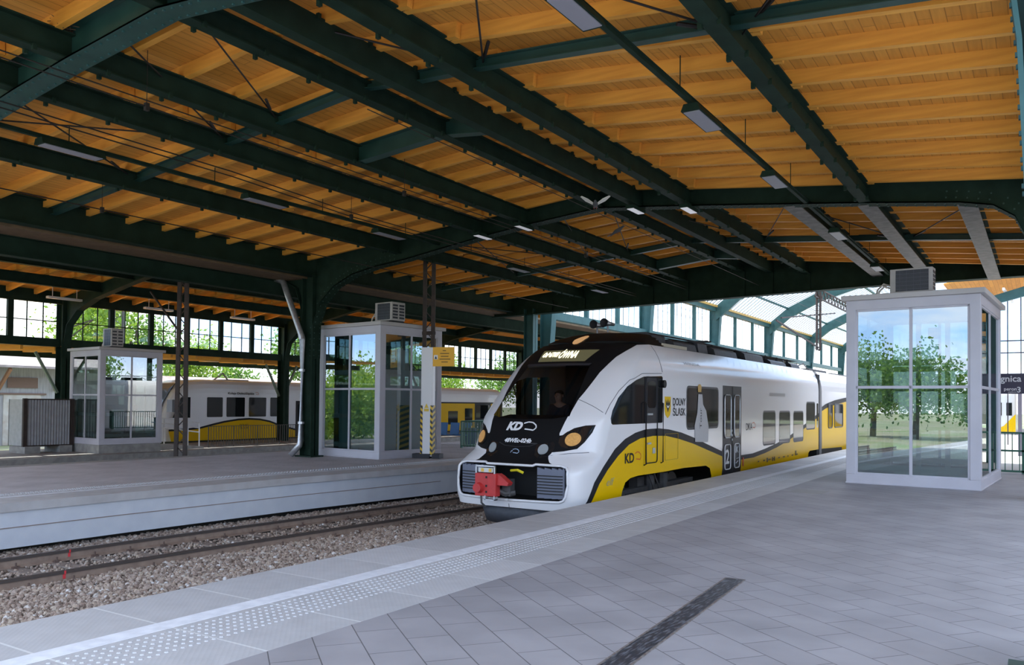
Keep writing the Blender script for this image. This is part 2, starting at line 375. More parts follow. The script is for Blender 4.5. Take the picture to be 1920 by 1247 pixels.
cy_, cx_ = np.array([p[1] for p in cl]), np.array([p[0] for p in cl])
stones('ballast', 'brown and grey crushed stone ballast between the rails and the nearest platform', 33000,
       lambda Y, u: np.interp(Y, cy_, cx_)+.86+u*3.4, 2.2, 17.5, lambda X, Y: -.905+.05*np.clip((X+11)/1.6, 0, 1)+0*Y, .019, .042, BAL, 1)
stones('ballast', 'brown crushed stone ballast lying between the two rails of the empty track', 5200,
       lambda Y, u: np.interp(Y, cy_, cx_)-.7+u*1.4, 2.2, 19, lambda X, Y: -.935+0*X, .016, .032, BAL, 2)
stones('ballast', 'brown crushed stone ballast along the foot of the island platform wall', 9000,
       lambda Y, u: np.interp(Y, cy_, cx_)-1.85+u*1.0, 2.2, 19, lambda X, Y: -.86+0*X, .02, .042, BAL, 3)
b = MB(); b.box(-14.9, EX+.12, -16, 78, -1.02, -.94); struct(b.build('track_bed', DIRT))
b = MB(); b.box(-30.9, FARX, -16, 78, -1.02, -.9); struct(b.build('track_bed.001', mat('track_bed_far', (.22, .18, .15), .95, var=(.13, .11, .10), scale=30)))
# ------------------------------------------------------------------ roof of the main hall
RXr, RZr = -9.0, 6.45
def zb(x): return RZr-(.105*(x-RXr) if x > RXr else .085*(RXr-x))
YA, YB, YC, YR0 = 6.15, 18.0, 29.3, 1.2
def plank_mat():
    m = bpy.data.materials.new('plank_deck'); m.use_nodes = True; n = m.node_tree.nodes; l = m.node_tree.links; b = n['Principled BSDF']
    t = n.new('ShaderNodeTexCoord'); mp = n.new('ShaderNodeMapping'); mp.inputs['Rotation'].default_value = (0, 0, R(90)); l.new(t.outputs['Object'], mp.inputs[0])
    br = n.new('ShaderNodeTexBrick'); br.inputs['Scale'].default_value = 1; br.inputs['Brick Width'].default_value = 4.2; br.inputs['Row Height'].default_value = .15
    br.inputs['Mortar Size'].default_value = .006; br.inputs['Mortar Smooth'].default_value = .2
    br.inputs['Color1'].default_value = (.78, .36, .055, 1); br.inputs['Color2'].default_value = (.68, .30, .042, 1); br.inputs['Mortar'].default_value = (.44, .185, .026, 1)
    l.new(mp.outputs[0], br.inputs['Vector'])
    z = n.new('ShaderNodeTexNoise'); z.inputs['Scale'].default_value = 4; z.inputs['Detail'].default_value = 5
    mp2 = n.new('ShaderNodeMapping'); mp2.inputs['Scale'].default_value = (6, .5, 1); l.new(t.outputs['Object'], mp2.inputs[0]); l.new(mp2.outputs[0], z.inputs['Vector'])
    mr = n.new('ShaderNodeMapRange'); mr.inputs['To Min'].default_value = .75; mr.inputs['To Max'].default_value = 1.15; l.new(z.outputs['Fac'], mr.inputs['Value'])
    mx = n.new('ShaderNodeMix'); mx.data_type = 'RGBA'; mx.blend_type = 'MULTIPLY'; mx.inputs[0].default_value = 1
    l.new(br.outputs['Color'], mx.inputs[6]); l.new(mr.outputs[0], mx.inputs[7]); l.new(mx.outputs[2], b.inputs['Base Color']); b.inputs['Roughness'].default_value = .7
    return m
PLANK = plank_mat()
xz = lambda a, c, t: (a, t, c)
xs = [-19.7, RXr, .9]
b = MB(); b.ribbon([(x, zb(x)+.60) for x in xs], [(x, zb(x)+.545) for x in xs], xz, YR0, YC+.2); struct(b.build('ceiling', PLANK))
# joists
SEGS = [(-3.3, .6), (-6.95, -2.8), (-9.05, -6.5), (-12.75, -8.95), (-15.65, -12.25), (-19.5, -15.15)]
protos = {}
y = 11.75-16*.985; rows = []
while y < YC-.2:
    if y > YR0+.1: rows.append(y)
    y += .985
for y in rows:
    for k, (xa, xb) in enumerate(SEGS):
        yo = y+(.058 if k % 2 else -.058)
        far = y > YB
        key = k
        lab = ('pale pine roof joist of the bay beyond the middle steel frame' if far else 'pale pine roof joist of the near bay before the middle steel frame')
        grp = 'roof joists of the far bay' if far else 'roof joists of the near bay'
        if key not in protos:
            q = MB(); q.bar((xa, 0, zb(xa)+.446), (xb, 0, zb(xb)+.446), .10, .20)
            o = q.build('roof_joist', JOIST); protos[key] = o
        else:
            o = protos[key].copy(); COL.objects.link(o)
        o.location = (0, yo, 0); tag(o, lab, 'joist', grp)

def ibeam(b, p, q, w, h, t=.022, up=(0, 0, 1)):
    """p, q: bottom centre line"""
    p, q = Vector(p), Vector(q); u = Vector(up)
    b.bar(p+u*t/2, q+u*t/2, w, t, up); b.bar(p+u*(h-t/2), q+u*(h-t/2), w, t, up); b.bar(p+u*h/2, q+u*h/2, t, h-2*t, up); return b
def clips(b, x, y0, y1, z, w):
    y = y0
    while y < y1: b.box(x-w/2-.03, x-w/2+.02, y, y+.05, z-.05, z+.03).box(x+w/2-.02, x+w/2+.03, y, y+.05, z-.05, z+.03); y += .985
PALEFL = mat('pale_flange', (.17, .16, .15), .6, var=(.10, .092, .084), scale=5)  # paler tone for the undersides of the right-hand far-bay purlins
def purlin(x, y0, y1, w, h, label, box=False, pale=False):
    t = thing('steel_purlin', label, 'roof beam', (x, y0, zb(x)))
    b = MB()
    if box: b.box(x-w/2, x+w/2, y0, y1, zb(x), zb(x)+h)
    else: ibeam(b, (x, y0, zb(x)), (x, y1, zb(x)), w, h)
    b.build('beam', GREEN, t)
    if pale:
        b = MB(); b.box(x-w/2-.004, x+w/2+.004, y0, y1-.01, zb(x)-.02, zb(x)-.001); b.build('pale_flange', PALEFL, t)['label'] = 'pale underside flange'
    if pale: return t
    b = MB(); clips(b, x, y0+.4, y1-.2, zb(x)+(h if box else 0), w if not box else w); b.each('joist_clip', GREEN, t)
    return t
names = {-15.4: 'outer left', -12.5: 'left', -11.1: 'inner left', -9.0: 'ridge', -8.0: 'deep box', -6.75: 'inner right', -4.5: 'middle right', -3.0: 'right', -1.2: 'outer right'}
bays = [(YR0, YA, 'overhead short length in front of the nearest frame', (-15.4, -12.5, -11.1, -9.0, -8.0, -6.75, -3.0)),
        (YA, YB, 'across the near bay', (-15.4, -12.5, -11.1, -9.0, -8.0, -6.75, -3.0)),
        (YB, YC, 'across the far bay', (-15.4, -12.5, -11.1, -9.0, -8.0, -6.75, -4.5, -3.0, -1.2))]
for y0, y1, txt, xl in bays:
    for x in xl:
        bx = x == -8.0
        pl_ = y0 == YB and x > -5
        purlin(x, y0+.02, y1-.02, (.33 if pl_ else .21) if not bx else .20, .36 if x != -9.0 else .30, 'dark green steel %s roof purlin, %s' % (names[x], txt), bx, pl_)
    t = thing('eaves_beam', 'dark green steel edge beam along the left column row, %s' % txt, 'roof beam', (-18.9, y0, 5.5))
    b = MB(); ibeam(b, (-18.75, y0, zb(-18.75)-.12), (-18.75, y1, zb(-18.75)-.12), .32, .62); b.build('beam', GREEN, t)
    t = thing('eaves_beam', 'dark green steel edge beam over the right column row, %s' % txt, 'roof beam', (.15, y0, 5.5))
    b = MB(); ibeam(b, (.15, y0, zb(0)), (.15, y1, zb(0)), .26, .36); b.build('beam', GREEN, t)
# cross ties
def tie(pts, w, h, label, dz=.12):
    b = MB()
    for (x0, y0), (x1, y1) in zip(pts, pts[1:]): ibeam(b, (x0, y0, zb(x0)+dz), (x1, y1, zb(x1)+dz), w, h, .015)
    return tag(b.build('cross_tie', TIEG), label, 'roof tie')
tie([(-18.7, 10.0), (-15.4, 9.9), (-12.5, 9.8), (-11.1, 9.75), (-9, 9.7), (-8, 9.68), (-6.75, 9.5), (-3, 9.25), (.1, 9.1)], .14, .16, 'thin teal cross tie spanning the whole near bay between the purlins', .2)
tie([(-11.1, 11.75), (-9, 11.75), (-8, 11.75)], .2, .34, 'short deep teal cross beam under the ridge in the near bay', .02)
tie([(-18.7, 24.3), (-15.4, 24.3), (-12.5, 24.3), (-11.1, 24.3), (-9, 24.2), (-6.75, 24.0), (-3, 23.5), (.1, 23.3)], .14, .16, 'thin teal cross tie spanning the whole far bay between the purlins', .2)
tie([(-11.1, 26.4), (-9, 26.2), (-8, 26.1)], .2, .34, 'short deep teal cross beam under the ridge in the far bay', .02)

# portal frames
BOT = [(-18.66, 3.0), (-18.64, 4.03), (-18.36, 4.67), (-17.81, 5.13), (-17.04, 5.44), (-16.14, 5.60), (-15.1, 5.70), (-13.5, 5.93), (-12.3, 6.1), (-11, 6.25), (-9, 6.43), (-8, 6.34),
       (-6.5, 6.19), (-5, 6.03), (-3.2, 5.84), (-1.31, 5.62), (-.75, 5.5), (-.4, 5.25), (-.2, 4.8), (-.11, 4.0), (-.07, 3.0)]
def frame(y, label, mt):
    t = thing('portal_frame', label, 'steel frame', (-9, y, 0))
    TOP = [(x, max(zb(x)+.45, z+.02) if -18.3 < x < -.5 else zb(x)+.45) for x, z in BOT]
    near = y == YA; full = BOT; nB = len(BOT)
    if near:  # same frame paint; daylight from the open end put into a lighter teal
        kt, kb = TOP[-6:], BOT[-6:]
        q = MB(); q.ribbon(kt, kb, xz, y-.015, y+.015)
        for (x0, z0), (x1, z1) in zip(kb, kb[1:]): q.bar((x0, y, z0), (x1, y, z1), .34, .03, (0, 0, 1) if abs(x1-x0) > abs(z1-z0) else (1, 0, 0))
        q.build('right_knee', TEAL, t)['label'] = 'knee at the right column, daylight put into its lighter teal'
    cut = nB-5 if near else nB
    b = MB(); b.ribbon(TOP[:cut], BOT[:cut], xz, y-.015, y+.015); b.build('rafter_web', mt, t)
    b = MB(); b.ribbon([(x, z+.012) for x, z in BOT[:cut]], [(x, z-.012) for x, z in BOT[:cut]], xz, y-.17, y+.17)
    # flange thickness kept on the steep parts of the knee
    for (x0, z0), (x1, z1) in zip(BOT[:cut], BOT[1:cut]): b.bar((x0, y, z0), (x1, y, z1), .34, .024, (0, 0, 1) if abs(x1-x0) > abs(z1-z0) else (1, 0, 0))
    fl = b.build('lower_flange', mt, t)
    b = MB()
    for (x0, z0), (x1, z1) in zip(BOT, BOT[1:]):
        L_ = math.hypot(x1-x0, z1-z0); k = int(L_/.16); nx, nz_ = (z1-z0)/L_, -(x1-x0)/L_
        for i in range(k):
            f = (i+.5)/k; x, z = x0+(x1-x0)*f, z0+(z1-z0)*f
            for yy in (-.11, .11): b.box(x-.014+nx*.014, x+.014+nx*.014, y+yy-.014, y+yy+.014, z-.014+nz_*.014, z+.014+nz_*.014)
            if x < -15.5 or x > -1.6:
                for d in (.12, .24): b.box(x-nx*d-.014, x-nx*d+.014, y-.026, y-.015, z-nz_*d-.014, z-nz_*d+.014)
    b.build('rivets', TEAL if y == YA else TIEG, t)
    xs_ = [-18.9, RXr, 0]
    b = MB()
    for x0, x1 in zip(xs_, xs_[1:]): b.bar((x0, y, zb(x0)+.44), (x1, y, zb(x1)+.44), .26, .022)
    b.build('upper_flange', mt, t)
    for xa, xb in ((-19.12, -18.66), (-.07, .4)):
        b = MB(); b.box(xa, xb, y-.015, y+.015, -.02, 5.6).box(xa, xa+.022, y-.17, y+.17, -.02, 5.6).box(xb-.022, xb, y-.17, y+.17, -.02, 5.6)
        b.box(xa-.12, xb+.12, y-.26, y+.26, 0, .04)
        b.build('column', mt, t)
    # bracket towards the outer hall
    kn = [(-19.12, 3.4), (-19.2, 4.6), (-19.45, 5.2), (-19.9, 5.42), (-20.3, 5.45)]
    b = MB(); b.ribbon([(x, 5.62) for x, z in kn], kn, xz, y-.015, y+.015)
    for (x0, z0), (x1, z1) in zip(kn, kn[1:]): b.bar((x0, y, z0), (x1, y, z1), .3, .022, (0, 0, 1) if abs(x1-x0) > abs(z1-z0) else (1, 0, 0))
    b.build('side_bracket', mt, t)
    return t
frame(YA, 'nearest riveted green portal frame, its rafter crossing the top left corner', mat('green_teal_steel', (.018, .062, .052), .42, var=(.024, .08, .066), scale=3))
frame(YB, 'middle riveted green portal frame with its left column beside the island lift', GREEN)
t = thing('gable_frame', 'deep dark green end girder closing the main roof at its far end', 'steel frame', (-9, YC, 0))
gx = [-19.7, -13.5, RXr, -5, .3]
b = MB(); b.ribbon([(x, zb(x)+.54) for x in gx], [(x, lerp(x, [-19.7, -5, .3], [5.34, 5.66, 5.68])) for x in gx], xz, YC-.02, YC+.02); b.build('web', GREEN, t)
b = MB(); b.bar((-19.7, YC, 5.34), (-5, YC, 5.66), .4, .03); b.bar((-5, YC, 5.66), (.3, YC, 5.68), .4, .03); b.build('lower_flange', GREEN, t)
b = MB()
for x in (-16.9, -15.4, -12.5, -11.1, -9, -8, -6.75, -4.5, -3, -1.2): b.box(x-.1, x+.1, YC-.1, YC, max(5.5, lerp(x, [-19.7, -5, .3], [5.34, 5.66, 5.68])), max(5.9, zb(x)+.02))
b.each('stiffener', GREEN, t)
for xa, xb in ((-18.1, -17.65), (0, .45)):
    b = MB(); b.box(xa, xb, YC-.015, YC+.015, 0, 5.6).box(xa, xa+.025, YC-.19, YC+.19, 0, 5.6).box(xb-.025, xb, YC-.19, YC+.19, 0, 5.6); b.build('column', TEAL, t)
# valley gutter between the halls
b = MB(); b.box(-20.05, -19.05, YR0, 78, 5.46, 5.54); struct(b.build('trim_10', mat('valley_soffit', (.13, .085, .045), .8, var=(.17, .11, .06), scale=5)))
t = thing('valley_beam', 'dark green steel beam along the valley gutter between both halls', 'roof beam', (-20.2, YR0, 5.0))
b = MB(); ibeam(b, (-20.2, YR0, 5.0), (-20.2, 78, 5.0), .3, .47); b.build('beam', GREEN, t)

# bracing rods
def rods(y0, y1, lab):
    for x, s_ in ((-15.4, 1), (-12.5, 1), (-12.5, -1), (-11.1, 1), (-6.75, 1), (-6.75, -1), (-3, -1), (-3, 1)):
        q = MB(); xe = x+2.2*s_; q.tube([(x, y1, zb(x)+.3), (xe, y0, zb(xe)+.25)], .014, 6); q.tube([(x+.25*s_, y1-(y1-y0)*.1, zb(x)+.3), (x+.55*s_, y1-(y1-y0)*.2, zb(x)+.295)], .026, 6)
        tag(q.build('bracing_rod', WIRE), 'thin dark steel bracing rod tying purlins diagonally %s' % lab, 'tie rod', 'bracing rods '+lab)
rods(YA+.1, 9.7, 'in the near bay')
rods(YB+.2, 24.1, 'in the far bay')
# contact wires and their hangers
def wire(pts, label, r=.009, cat='wire', name='contact_wire'):
    q = MB(); q.tube(pts, r, 5); return tag(q.build(name, WIRE), label, cat)
for dz in (0, .09):
    wire([(-11.0, YR0, 5.98+dz), (-11.0, 17.5, 5.98+dz), (-11.0, 29, 5.93+dz)], '%s of the twin cables strung under the inner left purlin' % ('lower' if dz == 0 else 'upper'), .010, 'cable', 'cable')
    wire([(-12.35, YR0, 5.84+dz), (-12.6, 10, 5.84+dz), (-12.95, 13.5, 5.82+dz), (-13.0, 29, 5.8+dz)], '%s of the twin cables strung below the left purlin' % ('lower' if dz == 0 else 'upper'), .012, 'cable', 'cable')
wire([(-15.95, YR0, 5.52), (-15.95, 29, 5.52)], 'dark cable strung beside the outer left purlin', .012, 'cable', 'cable')
wire([(-8.34, 9, 6.0), (-8.34, 29, 5.9), (-8.34, 70, 5.7)], 'contact wire above the arriving train', .008)
for x, y, z in ((-11, 7.2, 5.98), (-11, 13, 5.98), (-12.95, 13.5, 5.82), (-15.95, 9.5, 5.52), (-11, 21, 5.95)):
    q = MB(); q.tube([(x, y, z-.02), (x, y, zb(x)+.53)], .006, 5); q.box(x-.03, x+.03, y-.03, y+.03, z-.06, z+.05)
    tag(q.build('cable_hanger', WIRE), 'thin hanger rod carrying %s' % {7.2: 'the twin cables under the inner left purlin, the nearest one', 13: 'the twin cables under the inner left purlin, in mid bay', 13.5: 'the twin cables below the left purlin', 9.5: 'the single cable beside the outer left purlin', 21: 'the twin cables under the inner left purlin, in the far bay'}[y], 'hanger')

# strip lamps on their trays
LAMPG = mat('lamp_diffuser', (.30, .30, .35), .4)
for x, yl, lb in ((-4.15, [(7.2, 8.1), (11.05, 12.1), (14.95, 15.95), (20.6, 21.7), (26.3, 27.3)], 'right'), (-13.97, [(7.2, 8.3), (11.4, 12.5), (15.4, 16.5), (21.6, 22.7), (27.3, 28.4)], 'left')):
    z = 5.84 if x > -9 else 5.92
    t = thing('cable_tray', 'narrow dark cable tray carrying the %s row of strip lamps' % lb, 'cable tray', (x, YR0, z))
    q = MB(); q.box(x-.035, x+.035, YR0, 29, z+.10, z+.15).box(x-.06, x+.06, YR0, 29, z+.15, z+.16); q.build('tray', GREEN, t)
    q = MB(); yy = YR0+.6
    while yy < 29: q.box(x-.006, x+.006, yy-.006, yy+.006, z+.15, zb(x)+.535); yy += 2.955
    q.each('drop_rod', GREEN, t)
    for k, (y0, y1) in enumerate(yl):
        t = thing('strip_lamp', '%s strip lamp of the %s row, counted from the camera' % (('nearest', 'second', 'third', 'fourth', 'farthest')[k], lb), 'lamp', (x, y0, z), 'strip lamps under the main roof')
        q = MB(); q.prism([(x-.10, z+.10), (x+.10, z+.10), (x+.14, z), (x-.14, z)], lambda a, c, d: (a, d, c), y0, y1); q.build('housing', GREEN, t)
        q = MB(); q.box(x-.115, x+.115, y0+.05, y1-.05, z-.012, z+.002); q.build('diffuser', LAMPG, t)
for k, x in enumerate((-12.35, -11.1, -8.0, -6.7)):
    y0 = 17.45; z = zb(x)-.12
    t = thing('strip_lamp', 'small strip lamp under the middle frame, %s from the left' % ('first', 'second', 'third', 'fourth')[k], 'lamp', (x, y0, z), 'small lamps along the middle frame')
    q = MB(); q.box(x-.1, x+.1, y0, y0+.68, z, z+.08); q.build('housing', GREEN, t)
    q = MB(); q.box(x-.08, x+.08, y0+.03, y0+.65, z-.012, z); q.build('diffuser', mat('lamp_diffuser_pale', (.75, .75, .76), .35, emit=(.8, .8, .9, .25)), t)

# ------------------------------------------------------------------ outer hall on the left
def zb2(x): return 6.74-.165*abs(x+28.34)
b = MB(); b.ribbon([(x, zb2(x)+.70) for x in (-35.7, -28.34, -19.6)], [(x, zb2(x)+.64) for x in (-35.7, -28.34, -19.6)], xz, YR0+2, 78); struct(b.build('ceiling.001', PLANK))
y = 8.3; pr2 = {}
while y < 50:
    for k, (xa, xb) in enumerate(((-35.2, -32.2), (-32.5, -28.3), (-28.4, -24.6), (-24.9, -19.6))):
        if k not in pr2:
            q = MB(); q.bar((xa, 0, zb2(xa)+.53), (xb, 0, zb2(xb)+.53), .11, .22); o = pr2[k] = q.build('roof_joist', JOIST)
        else: o = pr2[k].copy(); COL.objects.link(o)
        o.location = (0, y+(.058 if k % 2 else -.058), 0); tag(o, 'pale pine joist in the roof of the outer hall on the left', 'joist', 'roof joists of the outer hall')
    y += 1.1 if y < 30 else 2.2
FY = (7.1, 19.4, 31.6, 43.9, 56.2, 68.5)
for x, lb in ((-24.9, 'first'), (-28.34, 'second'), (-30.3, 'third'), (-32.5, 'fourth')):
    t = thing('steel_purlin', 'dark green purlin of the outer hall, %s from the valley gutter' % lb, 'roof beam', (x, 5, zb2(x)))
    q = MB(); ibeam(q, (x, 5, zb2(x)+.02), (x, 78, zb2(x)+.02), .26, .40); q.build('beam', GREEN, t)
K2 = [(-35.0, 3.4), (-34.98, 4.14), (-34.78, 4.84), (-34.0, 5.43), (-32.8, 5.84), (-30.6, 6.25), (-28.34, 6.63), (-24.6, 6.07), (-20.2, 5.35)]
for k, y in enumerate(FY):
    if k == 0: continue
    t = thing('hall_frame', 'dark green frame of the outer hall, %s from the camera' % ('first', 'second', 'third', 'fourth', 'fifth', 'sixth')[k], 'steel frame', (-35.3, y, -.5))
    q = MB(); q.ribbon([(x, zb2(x)+.45 if x > -34.7 else zb2(-34.7)+.4) for x, z in K2], K2, xz, y-.015, y+.015)
    for (x0, z0), (x1, z1) in zip(K2, K2[1:]): q.bar((x0, y, z0), (x1, y, z1), .32, .024, (0, 0, 1) if abs(x1-x0) > abs(z1-z0) else (1, 0, 0))
    q.build('rafter', GREEN, t)
    q = MB(); q.box(-35.5, -35.0, y-.02, y+.02, -.5, 5.9).box(-35.03, -35.0, y-.2, y+.2, -.5, 5.9).box(-35.5, -35.47, y-.2, y+.2, -.5, 5.9); q.build('column', GREEN, t)
    q = MB()
    for s_ in (-1, 1): q.bar((-35.4, y+.15*s_, 1.95), (-35.4, y+1.1*s_, 3.65), .10, .10)
    q.each('canopy_brace', mat('pale_green_steel', (.20, .26, .20), .6), t)
# glazed strips between the frames
def frosted():
    m = bpy.data.materials.new('frosted_roof_glass'); m.use_nodes = True; n = m.node_tree.nodes; l = m.node_tree.links; n.remove(n['Principled BSDF'])
    a = n.new('ShaderNodeBsdfTranslucent'); a.inputs[0].default_value = (.5, .52, .54, 1); b = n.new('ShaderNodeBsdfTransparent'); x = n.new('ShaderNodeMixShader'); x.inputs[0].default_value = .45
    l.new(a.outputs[0], x.inputs[1]); l.new(b.outputs[0], x.inputs[2]); l.new(x.outputs[0], n['Material Output'].inputs[0]); return m
FROST = frosted()
PANE = glass('window_glass', (.93, .95, .95), .03)
wn = 1
for k in range(0, 5):
    y0, y1 = (FY[k]+.2, FY[k+1]-.2) if k >= 0 else (1.0, 6.9)
    t = struct(thing('window_%d' % wn, 'long strip of steel framed panes under the outer hall eaves', 'window', (-35.3, y0, 4.2))); wn += 1
    del t['label'], t['category']
    q = MB(); n = 6
    for i in range(1, n):
        y = y0+(y1-y0)*i/n; q.box(-35.38, -35.22, y-.11, y+.11, 4.2, 5.8)
    q.box(-35.4, -35.2, y0-.2, y1+.2, 5.73, 6.3).box(-35.4, -35.14, y0, y1, 3.9, 4.24)
    q.build('frame', GREEN, t)
    q = MB()
    for i in range(n*3):
        y = y0+(y1-y0)*i/n/3; q.box(-35.32, -35.28, y-.02, y+.02, 4.22, 5.75)
    q.box(-35.32, -35.28, y0, y1, 4.95, 4.99); q.build('glazing_bars', GREEN, t)
    q = MB(); q.box(-35.305, -35.295, y0, y1, 4.23, 5.74); q.build('pane', PANE, t)
# canopy beyond the columns
b = MB(); b.ribbon([(-41.0, 4.12), (-35.4, 3.96)], [(-41.0, 4.08), (-35.4, 3.92)], xz, 2, 78); struct(b.build('ceiling.002', PLANK))
b = MB(); b.box(-41.1, -40.9, 2, 78, 3.69, 3.99); tag(b.build('canopy_edge_beam', GREEN), 'dark edge beam of the low canopy beyond the outer hall', 'roof beam')
y = 8; o0 = None
while y < 60:
    if o0 is None:
        q = MB(); q.bar((-40.9, 0, 3.99), (-35.5, 0, 3.83), .11, .18); o = o0 = q.build('canopy_joist', JOIST)
    else: o = o0.copy(); COL.objects.link(o)
    o.location = (0, y, 0); tag(o, 'short pine joist under the low canopy beyond the outer hall', 'joist', 'joists of the low canopy'); y += 1.4
for k, y in enumerate((13.7, 21.8, 29.2, 37, 47, 56)):
    t = thing('strip_lamp', 'white strip lamp under the low canopy, %s from the camera' % ('first', 'second', 'third', 'fourth', 'fifth', 'sixth')[k], 'lamp', (-39.2, y, 3.75), 'lamps under the low canopy')
    q = MB(); q.box(-39.3, -39.1, y, y+1.5, 3.86, 4.05); q.build('housing', WHITE, t)
for k, y in enumerate((12.9, 17.9, 22.2, 26.9, 34.7)):
    t = thing('strip_lamp', 'white strip lamp under the outer hall eaves, %s from the camera' % ('first', 'second', 'third', 'fourth', 'fifth')[k], 'lamp', (-33.8, y, 5.7), 'lamps under the outer hall eaves')
    q = MB(); q.box(-33.9, -33.7, y, y+1.4, 5.76, 5.85).box(-33.81, -33.79, y+.2, y+.22, 5.85, 6.3).box(-33.81, -33.79, y+1.2, y+1.22, 5.85, 6.3); q.build('housing', WHITE, t)

# hall on the right of the near platform (seen only in reflections)
b = MB(); b.ribbon([(x, 6.25-.1*abs(x-7)+.55) for x in (.95, 7, 14)], [(x, 6.25-.1*abs(x-7)+.5) for x in (.95, 7, 14)], xz, 20, 90); struct(b.build('ceiling.004', PLANK))
for k, y in enumerate((20.3, YC, 41, 53, 66, 80)):
    t = thing('side_column', 'green steel column of the right hand hall beyond the frame edge, %s' % ('nearest', 'second', 'third', 'fourth', 'fifth', 'farthest')[k], 'column', (13.6, y, 0))
    q = MB(); q.box(13.4, 13.8, y-.02, y+.02, 0, 6.1).box(13.4, 13.43, y-.17, y+.17, 0, 6.1).box(13.77, 13.8, y-.17, y+.17, 0, 6.1); q.build('column', GREEN, t)
    q = MB(); ibeam(q, (.4, y, 5.6), (7, y, 6.2), .26, .5); ibeam(q, (7, y, 6.2), (13.8, y, 5.55), .26, .5); q.build('rafter', GREEN, t)
b = MB(); b.box(14.0, 14.3, 14, 92, 0, 3.3); struct(b.build('added_wall_right', mat('brick_wall', (.20, .13, .10), .85, var=(.26, .17, .13), scale=3)))  # unseen wall added to cut the horizon light from the right
# ------------------------------------------------------------------ higher glazed hall beyond
XV = -17.8; VY = (30.6, 41, 52, 64.5, 78, 92)
arc = [(-17.8, 7.9), (-16.3, 9.1), (-14, 10.2), (-11.5, 10.9), (-9, 11.1)]
for k, y in enumerate(VY):
    t = thing('vault_frame', 'teal arched frame of the higher glazed hall, %s from the camera' % ('first', 'second', 'third', 'fourth', 'fifth', 'sixth')[k], 'steel frame', (XV, y, 0))
    q = MB(); q.prism([(XV-.25, 0), (XV+.2, 0), (XV+.2, 4.2), (XV+.45, 8.0), (XV-.25, 8.0)], xz, y-.02, y+.02); q.box(XV-.28, XV-.25, y-.2, y+.2, 0, 8)
    q.bar((XV+.2, y, 0), (XV+.2, y, 4.2), .4, .03, (1, 0, 0)).bar((XV+.2, y, 4.2), (XV+.45, y, 8.0), .4, .03, (1, 0, 0)); q.build('column', TEAL, t)
    if k:
        q = MB(); q.ribbon([(x, z+.1) for x, z in arc], [(x+.15, z-.75+.05*i) for i, (x, z) in enumerate(arc)], xz, y-.15, y+.15); q.build('rib', TEAL, t)
for k in range(len(VY)-1):
    y0, y1 = VY[k]+.2, VY[k+1]-.2
    t = struct(thing('window_%d' % wn, 'x', 'x', (XV, y0, 5.65))); wn += 1; del t['label'], t['category']
    q = MB(); q.box(XV-.15, XV+.15, y0, y1, 5.32, 5.66).box(XV-.15, XV+.15, y0, y1, 7.72, 8.0)
    for i in (1, 2): y = y0+(y1-y0)*i/3; q.box(XV-.1, XV+.1, y-.09, y+.09, 5.6, 7.95)
    q.build('frame', TEAL, t)
    q = MB(); n = 15
    for i in range(n+1):
        y = y0+(y1-y0)*i/n; q.box(XV-.012, XV+.012, y-.018, y+.018, 5.6, 7.95)
    q.build('glazing_bars', TEAL, t)
    q = MB(); q.box(XV-.006, XV+.006, y0, y1, 5.66, 7.92); q.build('pane', PANE, t)
    # glazed roof slope
    if k:
        t = struct(thing('window_%d' % wn, 'x', 'x', (XV, y0, 8))); wn += 1; del t['label'], t['category']
        q = MB(); n = 20
        for i in range(n+1):
            y = VY[k]+(VY[k+1]-VY[k])*i/n
            for (xa, za), (xb, zb_) in zip(arc, arc[1:]): q.bar((xa, y, za), (xb, y, zb_), .07, .03)
        for x, z in arc[:-1]: q.bar((x, VY[k], z), (x, VY[k+1], z), .12, .12)
        q.build('glazing_bars', TEAL, t)
        q = MB(); q.ribbon([(x, z+.06) for x, z in arc], [(x, z+.05) for x, z in arc], xz, VY[k], VY[k+1]); q.build('pane', FROST, t)
b = MB(); b.box(XV-.05, XV+.25, 41, 92, 7.98, 8.12); tag(b.build('roof_gutter', mat('sun_glow_gutter', (.55, .36, .10), .5)), 'gutter strip with yellow sun glow in its colour, where the glazed roof meets the clerestory', 'gutter')  # yellow of sun on the gutter put into its base colour
